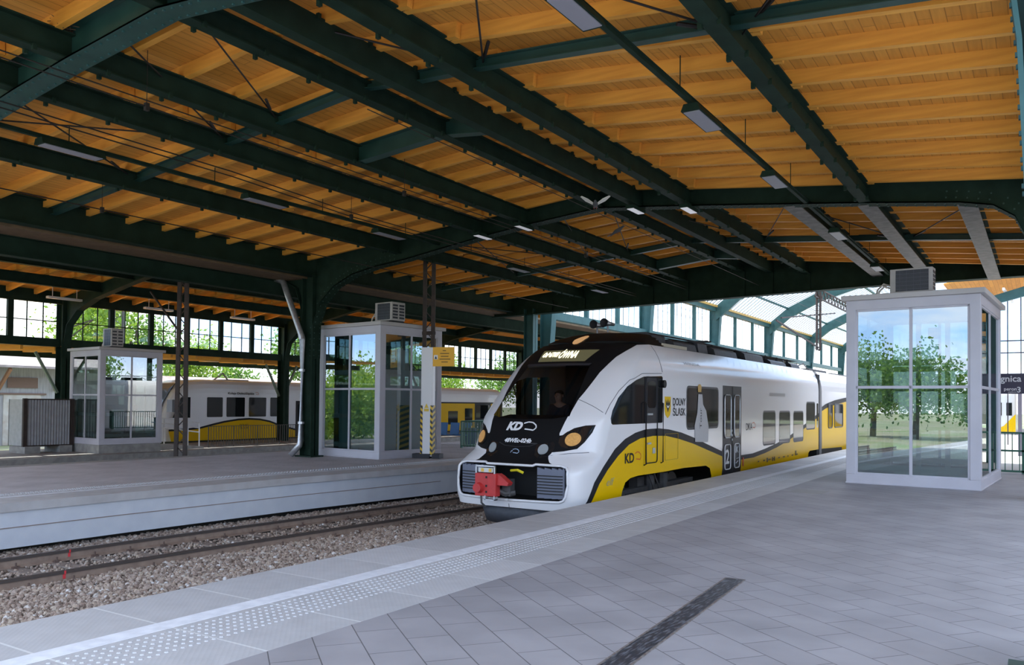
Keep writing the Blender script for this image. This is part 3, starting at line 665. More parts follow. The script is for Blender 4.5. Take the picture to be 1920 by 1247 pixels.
# ------------------------------------------------------------------ glass lifts
LGLASS = glass('lift_glass', (.50, .57, .56), .24, 0, (.95, 1, 1))
INNER = mat('lift_inner_steel', (.60, .70, .71), .4, var=(.68, .78, .79), scale=4)
LDARK = mat('lift_machine_dark', (.05, .06, .065), .5)
ACW = mat('air_conditioner_white', (.48, .46, .45), .45, var=(.42, .40, .39), scale=5)
ACD = mat('air_conditioner_grille', (.03, .035, .05), .4)
def lift(label, fx, fy, th, w, d, z0, h, plinth=0, cabin=None, acx=None, machine=False, aclab=''):
    """fx, fy: the corner between the front and the right hand face"""
    t = thing('glass_lift', label, 'lift', (fx, fy, z0-plinth)); c, s = math.cos(R(th)), math.sin(R(th))
    class LB(MB):
        def build(self, *a, **k):
            self.v = [(fx+c*x-s*y, fy+s*x+c*y, z) for x, y, z in self.v]; return MB.build(self, *a, **k)
    p = .20; zt = z0+h
    b = LB(); b.box(-w, 0, 0, d, z0, z0+.21).box(-w-.015, .015, -.015, d+.015, z0, z0+.03); b.build('base_frame', ALU, t, bevel=.008)
    for x in (-w, -p):
        for y in (0, d-p): b = LB(); b.box(x, x+p, y, y+p, z0+.21, zt-.20); b.build('corner_post', ALU, t, bevel=.008)
    b = LB(); b.box(-w, 0, 0, d, zt-.21, zt); b.build('top_beam', ALU, t, bevel=.008)
    b = LB(); b.box(-w-.09, .09, -.09, d+.09, zt, zt+.11); b.build('roof_slab', mat('lift_roof', (.50, .48, .48), .5), t, bevel=.01)
    zm = z0+h*.525; lo, hi = z0+.21, zt-.21
    def face(fn, n0, n1):
        b = LB()
        m = (n0+n1)/2
        for a0, a1, c0, c1 in ((m-.03, m+.03, lo, hi), (n0, n1, zm-.03, zm+.03), (n0, n0+.04, lo, hi), (n1-.04, n1, lo, hi), (n0, n1, lo, lo+.04), (n0, n1, hi-.04, hi)):
            b.hexa([fn(a0, -.0, c0), fn(a1, -.0, c0), fn(a1, .06, c0), fn(a0, .06, c0), fn(a0, -.0, c1), fn(a1, -.0, c1), fn(a1, .06, c1), fn(a0, .06, c1)])
        b.build('glazing_frame', ALU, t)
        for a0, a1 in ((n0+.04, m-.03), (m+.03, n1-.04)):
            for c0, c1 in ((lo+.04, zm-.03), (zm+.03, hi-.04)):
                b = LB(); b.hexa([fn(a0, .02, c0), fn(a1, .02, c0), fn(a1, .03, c0), fn(a0, .03, c0), fn(a0, .02, c1), fn(a1, .02, c1), fn(a1, .03, c1), fn(a0, .03, c1)]); b.build('glass_pane', LGLASS, t)
    face(lambda a, e, z: (a, e+.02, z), -w+p, -p)
    face(lambda a, e, z: (a, d-.02-e, z), -w+p, -p)
    face(lambda a, e, z: (-.02-e, a, z), p, d-p)
    face(lambda a, e, z: (-w+.02+e, a, z), p, d-p)
    # structure inside the shaft
    b = LB()
    for zz in (z0+.30, z0+h*.30, z0+h*.64):
        b.box(-w+.2, -.2, .14, .20, zz, zz+.13).box(-w+.2, -.2, d-.2, d-.14, zz, zz+.13).box(-w+.14, -w+.2, .2, d-.2, zz, zz+.13).box(-.2, -.14, .2, d-.2, zz, zz+.13)
    b.each('shaft_rail', INNER, t)
    b = LB()
    for x in (-w*.62, -w*.38): b.box(x-.05, x+.05, d*.72, d*.72+.1, z0+.05, zt-.25)
    b.each('guide_post', INNER, t)
    b = LB(); b.box(-w+.05, -.05, .05, d-.05, z0+.0, z0+.015); b.build('shaft_floor', LDARK, t)
    if cabin:
        b = LB(); x0, x1, y0, y1 = -w+.42, -.45, .45, d-.5; zc0, zc1 = z0+cabin[0], z0+cabin[1]
        b.box(x0, x1, y0, y1, zc0, zc0+.1).box(x0, x1, y0, y1, zc1-.1, zc1).box(x0, x0+.04, y0, y1, zc0, zc1).box(x1-.04, x1, y0, y1, zc0, zc1)
        b.box(x0, (x0+x1)/2-.02, y0, y0+.03, zc0, zc1).box((x0+x1)/2+.02, x1, y0, y0+.03, zc0, zc1)
        b.build('cabin', mat('cabin_panel', (.50, .74, .80), .4), t, bevel=.01)
    if machine:
        b = LB(); b.box(-w*.8, -w*.2, d*.35, d*.7, z0+1.42, z0+1.62).box(-w*.62, -w*.42, d*.3, d*.5, z0+1.62, z0+2.0).box(-w*.55, -w*.5, d*.3, d*.4, z0+.2, z0+3.2)
        b.box(-w*.82, -w*.76, d*.5, d*.56, z0+.1, z0+2.8).box(-w*.24, -w*.18, d*.5, d*.56, z0+.1, z0+2.8).box(-w*.8, -w*.2, d*.4, d*.44, z0+.2, z0+.45)
        b.build('machinery', LDARK, t)
    b = LB(); b.tube([(-w*.45, d*.55, zt-.5), (-w*.45, d*.55, zt-.75)], .13, 10); b.build('motor', mat('motor_blue', (.03, .07, .10), .5), t)
    if plinth:
        b = LB(); b.box(-w+.02, -.02, .02, d-.02, z0-plinth, z0); b.build('plinth', CONC, t)
    # air conditioner standing on the roof
    x0, y0, aw, ad, ah = acx; zr = zt+.11
    a = thing('air_conditioner', aclab, 'air conditioner', (fx+c*x0-s*y0, fy+s*x0+c*y0, zr))
    b = LB(); b.box(x0+.05, x0+.12, y0, y0+ad, zr, zr+.06).box(x0+aw-.12, x0+aw-.05, y0, y0+ad, zr, zr+.06); b.each('foot', DARK, a)
    b = LB(); b.box(x0, x0+aw, y0, y0+ad, zr+.06, zr+.06+ah); b.build('housing', ACW, a, bevel=.012)
    b = LB(); b.box(x0+.12, x0+aw-.08, y0-.012, y0, zr+.10, zr+.02+ah); b.build('fan_grille', ACD, a)
    b = LB()
    for i in range(5): b.box(x0+.12, x0+aw-.08, y0-.018, y0-.01, zr+.14+i*(ah-.12)/5, zr+.146+i*(ah-.12)/5)
    for i in range(4): q = x0+.2+i*(aw-.3)/4; b.box(q, q+.005, y0-.018, y0-.01, zr+.10, zr+.02+ah)
    b.build('grille_wires', mat('grille_wire', (.10, .11, .14), .4), a)
    b = LB()
    for i in range(5):
        for j in range(2): b.box(x0+aw, x0+aw+.006, y0+.04+j*ad*.48, y0+ad*.44+j*ad*.48, zr+.12+i*(ah-.1)/5, zr+.18+i*(ah-.1)/5)
    b.each('side_vent', ACD, a)
    b = LB(); b.tube([(x0-.02, y0+.1, zr+.2), (x0-.14, y0+.1, zr+.24), (x0-.24, y0+.1, zr+.14), (x0-.27, y0+.1, zr)], .022, 7); b.tube([(x0-.02, y0+.15, zr+.26), (x0-.16, y0+.15, zr+.31), (x0-.29, y0+.15, zr+.18), (x0-.32, y0+.15, zr)], .02, 7)
    b.each('pipe', mat('pipe_lagging', (.55, .50, .45), .7), a)
    return t
lift('large glass lift shaft with light grey frame on the nearest platform, reflecting the sky', -1.04, 19.3, -3.4, 2.62, 3.7, 0, 4.03, acx=(-1.83, .55, .86, .36, .54), aclab='beige air conditioner unit on the roof of the nearest glass lift')
lift('glass lift shaft with light grey frame on the island platform beside the green column', -16.36, 18.34, -6, 2.80, 2.62, 0, 3.96, cabin=(.05, 2.2), acx=(-.72, .42, .74, .55, .56), aclab='white air conditioner unit on the roof of the lift on the island platform')
lift('glass lift shaft on a concrete plinth on the far left low platform', -31.9, 19.05, -5, 2.62, 2.66, -.15, 3.85, plinth=.38, acx=(-.95, .55, .72, .5, .75), machine=True, aclab='small air conditioner unit on the roof of the farthest left lift')

# ------------------------------------------------------------------ masts
def lattice(b, x, y, z0, z1, w0, w1, ang=0):
    c, s = math.cos(ang), math.sin(ang)
    def P(z, k): w = w0+(w1-w0)*(z-z0)/(z1-z0); return (x+c*k*w/2, y+s*k*w/2, z)
    for k in (-1, 1): b.bar(P(z0, k), P(z1, k), .10, .12, (c, s, 0))
    z = z0; k = -1
    while z < z1-.3:
        b.bar(P(z, k), P(z+.3, -k), .03, .02, (-s, c, 0)); z += .3; k = -k
t = thing('catenary_mast', 'brown lattice mast standing in the tracks on the left, in front of the far train', 'mast', (-23.5, 16.8, -1))
b = MB(); lattice(b, -23.5, 16.8, -1, 5.9, .30, .22, R(33)); b.build('lattice', BROWN, t)
b = MB(); b.box(-24.0, -23.72, 16.62, 16.8, 1.3, 1.7); b.build('switch_box', mat('grey_box', (.20, .20, .21), .6), t)
b = MB(); b.tube([(-25.4, 16.9, 5.35), (-23.95, 16.9, 4.05), (-23.6, 16.9, 3.93)], [.035, .035, .02], 7); b.build('stay_arm', BROWN, t)
MX, MY = -15.70, 19.78
t = thing('catenary_mast', 'brown lattice mast rising out of the white post guard beside the island lift', 'mast', (MX, MY, 0))
b = MB(); lattice(b, MX, MY, 3.3, 6.2, .26, .26, R(33)); b.box(MX-.2, MX+.2, MY-.08, MY+.08, 3.75, 3.85); b.build('lattice', BROWN, t)
g = thing('post_guard', 'white square post guard with yellow and black hazard edges on the island platform', 'post guard', (MX, MY, 0))
a33 = R(20); cg, sg = math.cos(a33), math.sin(a33)
class GB(MB):
    def build(self, *a, **k):
        self.v = [(MX+cg*x-sg*y, MY+sg*x+cg*y, z) for x, y, z in self.v]; return MB.build(self, *a, **k)
b = GB(); b.box(-.18, .18, -.14, .14, .06, 3.36); b.build('casing', WHITE, g, bevel=.01)
b = GB(); b.box(-.42, .12, -.2, .2, 0, .14).box(.2, .44, -.2, .2, 0, .14); b.each('foot', mat('guard_foot', (.035, .037, .045), .7), g)
def hazard():
    m = bpy.data.materials.new('hazard_stripes'); m.use_nodes = True; n = m.node_tree.nodes; l = m.node_tree.links
    tc_ = n.new('ShaderNodeTexCoord'); s = n.new('ShaderNodeSeparateXYZ'); l.new(tc_.outputs['Object'], s.inputs[0])
    a = n.new('ShaderNodeMath'); a.operation = 'MULTIPLY_ADD'; l.new(s.outputs['X'], a.inputs[0]); a.inputs[1].default_value = 1.0; l.new(s.outputs['Z'], a.inputs[2])
    d = n.new('ShaderNodeMath'); d.operation = 'DIVIDE'; l.new(a.outputs[0], d.inputs[0]); d.inputs[1].default_value = .17
    f = n.new('ShaderNodeMath'); f.operation = 'FRACT'; l.new(d.outputs[0], f.inputs[0])
    c = n.new('ShaderNodeValToRGB'); c.color_ramp.interpolation = 'CONSTANT'; c.color_ramp.elements[0].color = (.02, .02, .02, 1); c.color_ramp.elements[1].color = (.80, .52, .02, 1); c.color_ramp.elements[1].position = .5
    l.new(f.outputs[0], c.inputs[0]); l.new(c.outputs[0], n['Principled BSDF'].inputs['Base Color']); return m
HAZ = hazard()
for x0, x1 in ((-.187, -.12), (.12, .187)):
    b = GB(); b.box(x0, x1, -.147, .147, .10, 1.6); b.build('hazard_edge', HAZ, g)
b = GB(); b.add([(-.07, -.145, 1.52), (.07, -.145, 1.52), (0, -.145, 1.66)], [(0, 1, 2)]); b.box(-.075, .075, -.146, -.142, 1.42, 1.50); b.build('warning_sticker', mat('sticker_yellow', (.80, .55, .05), .5), g)
s_ = thing('warning_board', 'yellow warning board with dark lines of small print fixed to the mast guard', 'sign', (MX+.4, MY, 2.8))
YEL = mat('sign_yellow', (.90, .46, .005), .45)
b = GB(); b.box(.19, .86, -.16, -.135, 2.78, 3.36); b.build('board', YEL, s_)
b = GB()
for i, (a0, a1) in enumerate(((.50, .60), (.42, .70), (.44, .68), (.40, .74), (.46, .66))): b.box(a0, a1, -.163, -.16, 3.24-i*.085, 3.265-i*.085)
b.build('print', mat('sign_print', (.18, .09, .01), .6), s_)
b = GB(); b.add([(.225, -.163, 2.99), (.345, -.163, 2.99), (.345, -.163, 3.12), (.225, -.163, 3.12)], [(0, 1, 2, 3)]); b.build('pictogram', WHITE, s_)
b = GB(); b.add([(.245, -.165, 3.005), (.325, -.165, 3.005), (.285, -.165, 3.10)], [(0, 1, 2)]); b.build('pictogram_triangle', mat('sticker_dark', (.03, .03, .03), .6), s_)
b = GB(); b.box(.17, .20, -.15, -.05, 2.85, 2.9).box(.17, .20, -.15, -.05, 3.25, 3.3); b.each('bracket', GALV, s_)

# rain pipe at the green column
t = thing('downpipe', 'galvanised rain pipe bending down from the gutter along the green column', 'pipe', (-18.95, 17.72, 0))
b = MB(); b.tube([(-21.3, 17.7, 6.0), (-21.3, 17.7, 5.70)], .12, 12); b.build('outlet', GALV, t, smooth=True)
b = MB(); b.tube([(-21.2, 17.7, 5.80), (-19.95, 17.72, 5.44), (-19.82, 17.72, 5.36), (-19.03, 17.74, 3.72), (-18.98, 17.74, 3.55), (-18.98, 17.74, .48), (-19.0, 17.72, .36), (-19.25, 17.6, .05)], .092, 12); b.build('pipe', GALV, t, smooth=True)
b = MB()
for z in (1.0, 2.6): b.tube([(-18.98, 17.74, z), (-18.98, 17.74, z+.07)], .10, 12)
b.tube([(-19.03, 17.74, 3.72), (-18.985, 17.74, 3.57)], .10, 12); b.each('collar', GALV, t)

# ------------------------------------------------------------------ railings, seats, signs
def railing(name, label, p, q, z0, z1, m, step, rails=(1,), bars=True, post=.05, posts=4):
    t = thing(name, label, 'railing', (*p, z0)); p, q = Vector((*p, 0)), Vector((*q, 0)); L_ = (q-p).length; h = z1-z0
    b = MB()
    for i in range(posts): v = p.lerp(q, i/(posts-1)); b.box(v.x-post/2, v.x+post/2, v.y-post/2, v.y+post/2, z0, z1)
    b.each('post', m, t)
    b = MB()
    for r in rails: b.bar(p+Vector((0, 0, z0+h*r)), q+Vector((0, 0, z0+h*r)), post, post*.8)
    b.each('hand_rail', m, t)
    if bars:
        b = MB(); n = int(L_/step)
        for i in range(n+1): v = p.lerp(q, i/n); b.box(v.x-.011, v.x+.011, v.y-.011, v.y+.011, z0+.05, z1)
        b.each('bar', m, t)
    return t
GRAIL = mat('green_rail', (.02, .10, .065), .5)
railing('railing', 'green barred railing around the stairwell on the island platform beside the train nose', (-18.25, 25.0), (-16.4, 25.6), 0, 1.0, GRAIL, .12, (.08, .62, 1), posts=3)
railing('railing', 'green barred railing at the back of the stairwell on the island platform', (-18.25, 25.05), (-19.0, 30.0), 0, 1.0, GRAIL, .12, (.08, 1), posts=3)
railing('railing', 'dark barred railing on the low platform in front of the yellow and white far train', (-32.5, 24.7), (-32.5, 30.4), -.5, .48, mat('rust_rail', (.07, .06, .055), .6), .14, (.06, 1), posts=5, post=.035)
t = thing('ramp_railing', 'white tubular railing along the ramp between the far lift and the brown mast', 'railing', (-32.5, 22.4, -.5))
b = MB()
for y, z in ((22.4, .86), (22.95, .82), (23.6, .72), (24.2, .64)): b.tube([(-32.5, y, z-1.1), (-32.5, y, z)], .028, 7)
b.each('post', WHITE, t)
b = MB()
for dz in (0, -.22, -.42): b.tube([(-32.5, 21.6, .92+dz), (-32.5, 22.5, .87+dz), (-32.5, 24.2, .64+dz)], .025, 7)
b.each('hand_rail', WHITE, t)
b = MB(); b.prism([(21.5, -.5), (24.3, -.5), (24.3, -.42), (21.5, -.18)], lambda a, c, d: (d, a, c), -33.6, -32.3); tag(b.build('ramp', CONC), 'pale concrete ramp beside the white railing on the low platform', 'ramp')
RF = railing('railing', 'dark green barred railing on the nearest platform behind the large lift', (-1.6, 24.9), (3.2, 24.9), 0, 1.05, GRAIL, .16, (.06, .56, 1), posts=5, post=.06)
BLUE = mat('blue_plastic', (.03, .16, .42), .4)
t = thing('seat_bench', 'row of blue plastic seats at the far edge of the island platform', 'bench', (-20.1, 26.8, 0))
SX, SY = -20.1, 26.8
b = MB(); b.bar((SX-.8, SY, .38), (SX+.8, SY+.3, .38), .06, .06).box(SX-.6, SX-.54, SY-.1, SY, 0, .38).box(SX+.54, SX+.6, SY, SY+.2, 0, .38); b.build('frame', mat('bench_frame', (.3, .3, .3), .5), t)
for i in range(3):
    x, y = SX-.5+i*.52, SY-.08+i*.1
    b = MB(); b.prism([(-.22, .42), (.18, .40), (.25, .88), (.29, .88), (.23, .36), (-.22, .38)], lambda a, c, d: (x+d, y+a, c), -.22, .22); b.build('seat', BLUE, t, bevel=.015)
t = thing('litter_bin', 'dark blue litter bin beside the blue seats on the island platform', 'bin', (-19.35, 27.15, 0))
b = MB(); b.tube([(-19.35, 27.15, 0), (-19.35, 27.15, .62)], [.2, .24], 12); b.build('body', mat('bin_blue', (.015, .04, .15), .5), t)
b = MB(); b.tube([(-19.35, 27.15, .62), (-19.35, 27.15, .68)], [.25, .22], 12); b.build('rim', mat('bin_rim', (.02, .025, .05), .5), t)

# station name board behind the lift
t = thing('station_sign', 'dark violet station name board on posts behind the large lift', 'sign', (-1.0, 26, 2.05))
b = MB(); b.box(-2.0, .6, 26.0, 26.06, 2.07, 2.62); b.build('board', mat('sign_violet', (.045, .04, .075), .5), t)
b = MB(); b.box(.2, .26, 26.06, 26.12, 0, 2.7).box(.48, .54, 26.06, 26.12, 0, 2.7); b.each('post', GALV, t)
SW = mat('sign_white', (.75, .75, .78), .5)
vs, fs = text2d('Legnica', .24, bold=.004); w_ = max(v[0] for v in vs)
text('station_name', 'Legnica', .24, lambda a, c: (-.47-w_*.98+a, 25.995, 2.40+c), SW, t, bold=.004)
text('platform_word', 'peron', .125, lambda a, c: (-.86+a, 25.995, 2.16+c), SW, t, bold=.002)
text('platform_word_small', 'platform', .055, lambda a, c: (-.76+a, 25.995, 2.10+c), SW, t)
text('platform_number', '3', .21, lambda a, c: (-.565+a, 25.995, 2.11+c), SW, t, bold=.004)
# ------------------------------------------------------------------ arriving train
ZN = [-.6, -.3, -.07, .1, .5, .62, .786, .99, 1.248, 1.416, 2.0, 2.43, 2.7, 2.9, 3.06, 3.2, 3.34]
YN = [13.0, 12.97, 12.92, 12.9, 12.92, 13.04, 13.14, 13.245, 13.377, 13.475, 14.11, 14.62, 15.02, 15.36, 15.69, 16.15, 17.0]
ZW = [-.6, -.25, -.05, 2.25, 2.45, 2.65, 2.85, 3.0, 3.12, 3.22, 3.34]
WW = [1.36, 1.38, 1.42, 1.42, 1.405, 1.365, 1.285, 1.18, 1.06, .93, .70]
def Yc(z): return lerp(z, ZN, YN)
def Wd(z): return lerp(z, ZW, WW)
def Nn(z): return lerp(z, [.45, .75], [5, 2.2])
def S(a, z, off=0):
    """point of the train skin: a runs round the nose (-1..1) and on along the sides, z is the height"""
    def raw(a, z):
        s_ = 1 if a >= 0 else -1; q = abs(a); w, n = Wd(z), Nn(z)
        if q <= 1:
            th = q*math.pi/2; return Vector((X0+s_*w*math.sin(th)**(2/n), Yc(z)+1-math.cos(th)**(2/n), z))
        return Vector((X0+s_*w, Yc(z)+q, z))
    p = raw(a, z)
    if off:
        e = .01; du = raw(a+e, z)-raw(a-e, z); dv = raw(a, z+e)-raw(a, z-e); n = du.cross(dv)
        if n.length > 1e-9:
            n.normalize()
            if n.dot(p-Vector((X0, p.y+2.5, .8))) < 0: n = -n
            p = p+n*off
    return p
def A(x, z):
    """skin parameter of a point seen from the front at offset x from the centre"""
    u = min(1, abs(x)/Wd(z)); return math.copysign(math.asin(u**(Nn(z)/2))/(math.pi/2), x)
def B(y, z):
    q = y-Yc(z)
    return q if q >= 1 else math.acos(max(0, 1-max(0, q))**(Nn(z)/2))/(math.pi/2)
def P3(x, y, z):
    if y < Yc(z)+1-1e-3 and abs(x-X0) < Wd(z): return (A(x-X0, z), z)
    return ((1 if x > X0 else -1)*(y-Yc(z)), z)
def subdiv(pl, st=.12, closed=True):
    o = []
    for i in range(len(pl) if closed else len(pl)-1):
        p, q = Vector(pl[i]), Vector(pl[(i+1) % len(pl)]); k = max(1, int((q-p).length/st+.999)); o += [tuple(p.lerp(q, j/k)) for j in range(k)]
    return o
def front(pl, st=.06):   # polygon given as (x offset, z) seen from the front
    return [(A(x, z), z) for x, z in subdiv(pl, st)]
def side(pl, st=.25): return [(B(y, z), z) for y, z in subdiv(pl, st)]
def rrect(x0, x1, z0, z1, r):
    o = []
    for cx, cz, a0 in ((x1-r, z1-r, 0), (x0+r, z1-r, 90), (x0+r, z0+r, 180), (x1-r, z0+r, 270)):
        o += [(cx+r*math.cos(R(a0+k*30)), cz+r*math.sin(R(a0+k*30))) for k in range(4)]
    return o
def inside(p, poly):
    x, y = p; c = False; j = len(poly)-1
    for i in range(len(poly)):
        xi, yi = poly[i]; xj, yj = poly[j]
        if (yi > y) != (yj > y) and x < (xj-xi)*(y-yi)/(yj-yi)+xi: c = not c
        j = i
    return c
mirror = lambda pl: [(-a, z) for a, z in pl][::-1]
YE1, ZB0, ZT0 = 31.75, -.30, 3.34
PWHITE = mat('train_white', (.77, .76, .78), .22, coat=.2)
PBLACK = mat('train_black', (.010, .010, .011), .38, spec=.12)
PYEL = mat('train_yellow', (.78, .48, .002), .32, spec=.10)
PSTR = mat('train_anthracite', (.018, .019, .023), .4, spec=.1)
TWIN = mat('train_window', (.014, .016, .018), .04, spec=.4)
TWIN.node_tree.nodes['Principled BSDF'].inputs['IOR'].default_value = 1.3
TGLASS = glass('windscreen_glass', (.40, .40, .41), .004, ior=1.22)
LAMPW = mat('headlamp_lit', (.45, .26, .09), .3, emit=(1, .50, .20, .24))
for _n in [LAMPW.node_tree]:
    _v = _n.nodes.new('ShaderNodeTexVoronoi'); _v.inputs['Scale'].default_value = 34; _t = _n.nodes.new('ShaderNodeTexCoord'); _n.links.new(_t.outputs['Object'], _v.inputs['Vector'])
    _c = _n.nodes.new('ShaderNodeValToRGB'); _c.color_ramp.elements[0].color = (1, .55, .17, 1); _c.color_ramp.elements[1].color = (.40, .17, .04, 1); _c.color_ramp.elements[1].position = .75
    _n.links.new(_v.outputs['Distance'], _c.inputs[0]); _n.links.new(_c.outputs[0], _n.nodes['Principled BSDF'].inputs['Emission Color'])
CHROME = mat('lamp_reflector', (.42, .46, .48), .25, .3)
HOUS = mat('lamp_housing', (.012, .013, .015), .08, coat=.5)
GREYP = mat('door_grey', (.026, .027, .034), .4, spec=.15)

# right half of the black mask, clockwise from the roof; x is the offset from the train centre
maskR = [P3(*p) for p in [(-7.17, 16.62, 2.99), (-7.19, 16.08, 2.95), (-7.22, 15.6, 2.79), (-7.28, 15.29, 2.66), (-7.32, 14.98, 2.49), (-7.37, 14.72, 2.32), (-7.4, 14.46, 2.12), (-7.44, 14.21, 1.92),
   (-7.48, 14.03, 1.78), (-7.49, 13.79, 1.55), (-7.52, 13.59, 1.35), (-7.56, 13.45, 1.14), (-7.55, 13.44, 1.10), (-7.5, 13.46, 1.11), (-7.46, 13.5, 1.15), (-7.34, 13.62, 1.24), (-7.18, 13.77, 1.29), (-7.05, 13.95, 1.30),
   (-7.07, 13.83, 1.16), (-7.14, 13.65, .98), (-7.22, 13.51, .86), (-7.42, 13.35, .815), (-7.64, 13.25, .79), (-7.65, 13.2, .74), (-7.61, 13.13, .68), (-7.56, 13.08, .62), (-7.47, 13.05, .585), (-7.3, 13.05, .56)]]
openR = [(1.04, .56), (1.15, .53), (1.19, .48), (1.20, .2), (1.165, .02), (1.125, -.05), (1.05, -.075), (0, -.095)]
opening = front([(-x, z) for x, z in openR[::-1]]+[(-.55, .57), (-.5, .545), (.5, .545), (.55, .57)]+openR[:-1])
mask = [(B(17.2, 3.02), 3.02)]+[q for q in maskR]+front([(1.04, .56), (.55, .57)])[:8]
mask = maskR+[(A(.5, .545), .545), (A(-.5, .545), .545)]+mirror(maskR)
roofband = None
SILL = 1.44
windscreen = front([(-.86, SILL+.02), (-.6, SILL-.03), (0, SILL-.05), (.6, SILL-.03), (.86, SILL+.02), (.79, 2.0), (.72, 2.47), (0, 2.50), (-.72, 2.47), (-.79, 2.0)])
signp = front([(-.55, 2.56), (.55, 2.56), (.66, 2.82), (-.66, 2.82)])
bar_ = front([(-.72, 2.44), (.72, 2.44), (.74, 2.49), (-.74, 2.49)])
headR = front([(.80, 1.06), (.90, 1.17), (1.06, 1.255), (1.27, 1.285), (1.24, 1.15), (1.18, .99), (1.10, .90), (.98, .87), (.86, .90), (.80, .97)], .04)
def circ(cx, cz, r, k=14, q=1): return [(cx+r*math.cos(2*math.pi*i/k), cz+r*q*math.sin(2*math.pi*i/k)) for i in range(k)]
ledR = front(circ(1.02, 1.03, .122, 30), .2); lowR = front(circ(.56, .84, .096, 26), .2); lowHR = front([(.40, .93), (.72, .98), (.78, .90), (.70, .72), (.52, .68), (.42, .74)])
def oval(x0, z0, x1, z1, w):
    d = Vector((x1-x0, z1-z0)); L_ = d.length; d /= L_; n = Vector((-d.y, d.x)); c = Vector(((x0+x1)/2, (z0+z1)/2))
    return [tuple(c+d*math.cos(t)*L_/2+n*math.sin(t)*w) for t in [2*math.pi*i/16 for i in range(16)]]
toplamp = front(circ(0, 3.06, .12, 16, .95), .2)
cabwin = side([(14.33, 1.33), (14.32, 1.42), (14.42, 1.57), (14.68, 1.82), (15.05, 2.05), (15.47, 2.19), (15.85, 2.27), (16.82, 2.31), (16.86, 2.28), (16.86, 1.32), (16.83, 1.30), (14.38, 1.30)], .2)
st_up = [(13.39, -.06), (13.63, .25), (14.0, .52), (14.49, .83), (14.95, 1.01), (15.44, 1.12), (15.96, 1.18), (16.64, 1.185), (17.22, 1.15), (17.99, 1.06), (18.74, .93), (19.62, .75), (20.83, .51), (21.6, .39), (22.44, .33), (23.49, .33), (24.73, .41), (26.08, .53), (27.57, .71), (28.64, .89), (29.79, 1.08), (31.34, 1.36), (YE1+.1, 1.45)]
st_lo = [(13.57, -.06), (13.84, .21), (14.19, .45), (14.64, .69), (15.14, .89), (15.7, 1.0), (16.36, 1.03), (17.07, 1.01), (17.83, .92), (18.74, .78), (19.62, .61), (20.83, .38), (21.6, .26), (22.44, .21), (23.59, .21), (24.73, .28), (26.08, .40), (27.57, .58), (28.64, .75), (29.79, .94), (31.34, 1.22), (YE1+.1, 1.31)]
bt = [(13.2, -.31)]; stripe = side([(13.22, -.31)]+st_up+st_lo[::-1]+[(13.40, -.31)], .2)
yellow = side([(13.40, -.31)]+st_lo+[(YE1+.1, -.31)], .2)
bog1 = side([(14.80, -.31), (14.84, 0), (14.97, .15), (15.21, .22), (15.58, .245), (16.94, .235), (18.16, .245), (19.63, .21), (19.91, .13), (20.02, -.06), (20.05, -.31)], .2)
bog2 = side([(30.10, -.31), (30.2, .04), (30.4, .10), (YE1+.1, .10), (YE1+.1, -.31)], .2)
door = side([(20.86, -.22), (22.44, -.22), (22.44, 2.20), (20.86, 2.20)], .3)
WINS = [('bigwin', 18.33, 20.5, 1.16, 2.09), ('w1', 24.56, 25.86, .55, 1.49), ('w2', 26.35, 27.62, .54, 1.48), ('w3', 28.1, 29.4, .53, 1.47), ('w4', 29.88, 31.15, .90, 1.79), ('w5', 31.42, 31.70, .90, 1.79)]
winp = {n: side(rrect(a, b_, c, d, .10 if b_-a > .5 else .06), .3) for n, a, b_, c, d in WINS}
wing = {n: side(rrect(a-.05, b_+.05, c-.05, d+.05, .13), .3) for n, a, b_, c, d in WINS if n != 'w5'}
bands = [('opening', opening), ('lamp_led_r', ledR), ('lamp_led_l', mirror(ledR)), ('head_r', headR), ('head_l', mirror(headR)), ('low_r', lowR), ('low_l', mirror(lowR)), ('lowh_r', lowHR), ('lowh_l', mirror(lowHR)),
         ('toplamp', toplamp), ('sign', signp), ('bar', bar_), ('windscreen', windscreen), ('cabwin_r', cabwin), ('cabwin_l', mirror(cabwin)), ('mask', mask)]
bands += [(n, p) for n, p in winp.items()]+[('g'+n, p) for n, p in wing.items()]+[('door', door), ('bog1', bog1), ('bog2', bog2), ('stripe', stripe), ('yellow', yellow)]
ROOFZ = [(17.2, 3.01), (17.33, 2.99), (19.28, 2.95), (23.47, 2.92), (29.5, 2.9), (YE1, 2.9)]
aend = lambda z: YE1-Yc(z)
zs = [ZB0+(ZT0-ZB0)*i/58 for i in range(59)]
pts, eds = [], []
def loop(pl, closed=True):
    o = len(pts); pts.extend([Vector(p) for p in pl]); n = len(pl); eds.extend([(o+i, o+(i+1) % n) for i in range(n if closed else n-1)])
outer = [(aend(z), z) for z in zs]+[(-aend(z), z) for z in zs[::-1]]
loop(outer)
for n, p in bands: loop(p)
for s_ in (-1, 1): loop([(s_*a, 2.99) for a in [B(16.62, 2.99)+.25*i for i in range(0, 61)] if a < aend(2.99)]+[(s_*aend(2.99), 2.99)], False)
for z in zs[1:-1]:
    a = -2.0
    while a < 2.0: pts.append(Vector((a+rnd.uniform(-.004, .004), z+rnd.uniform(-.004, .004)))); a += .052
    for s_ in (-1, 1):
        a = 2.05
        while a < aend(z)-.2: pts.append(Vector((s_*a, z+rnd.uniform(-.004, .004)))); a += .55
vs, _, fs, _, _, _ = geometry.delaunay_2d_cdt(pts, eds, [], 0, 1e-5)
reg = {}
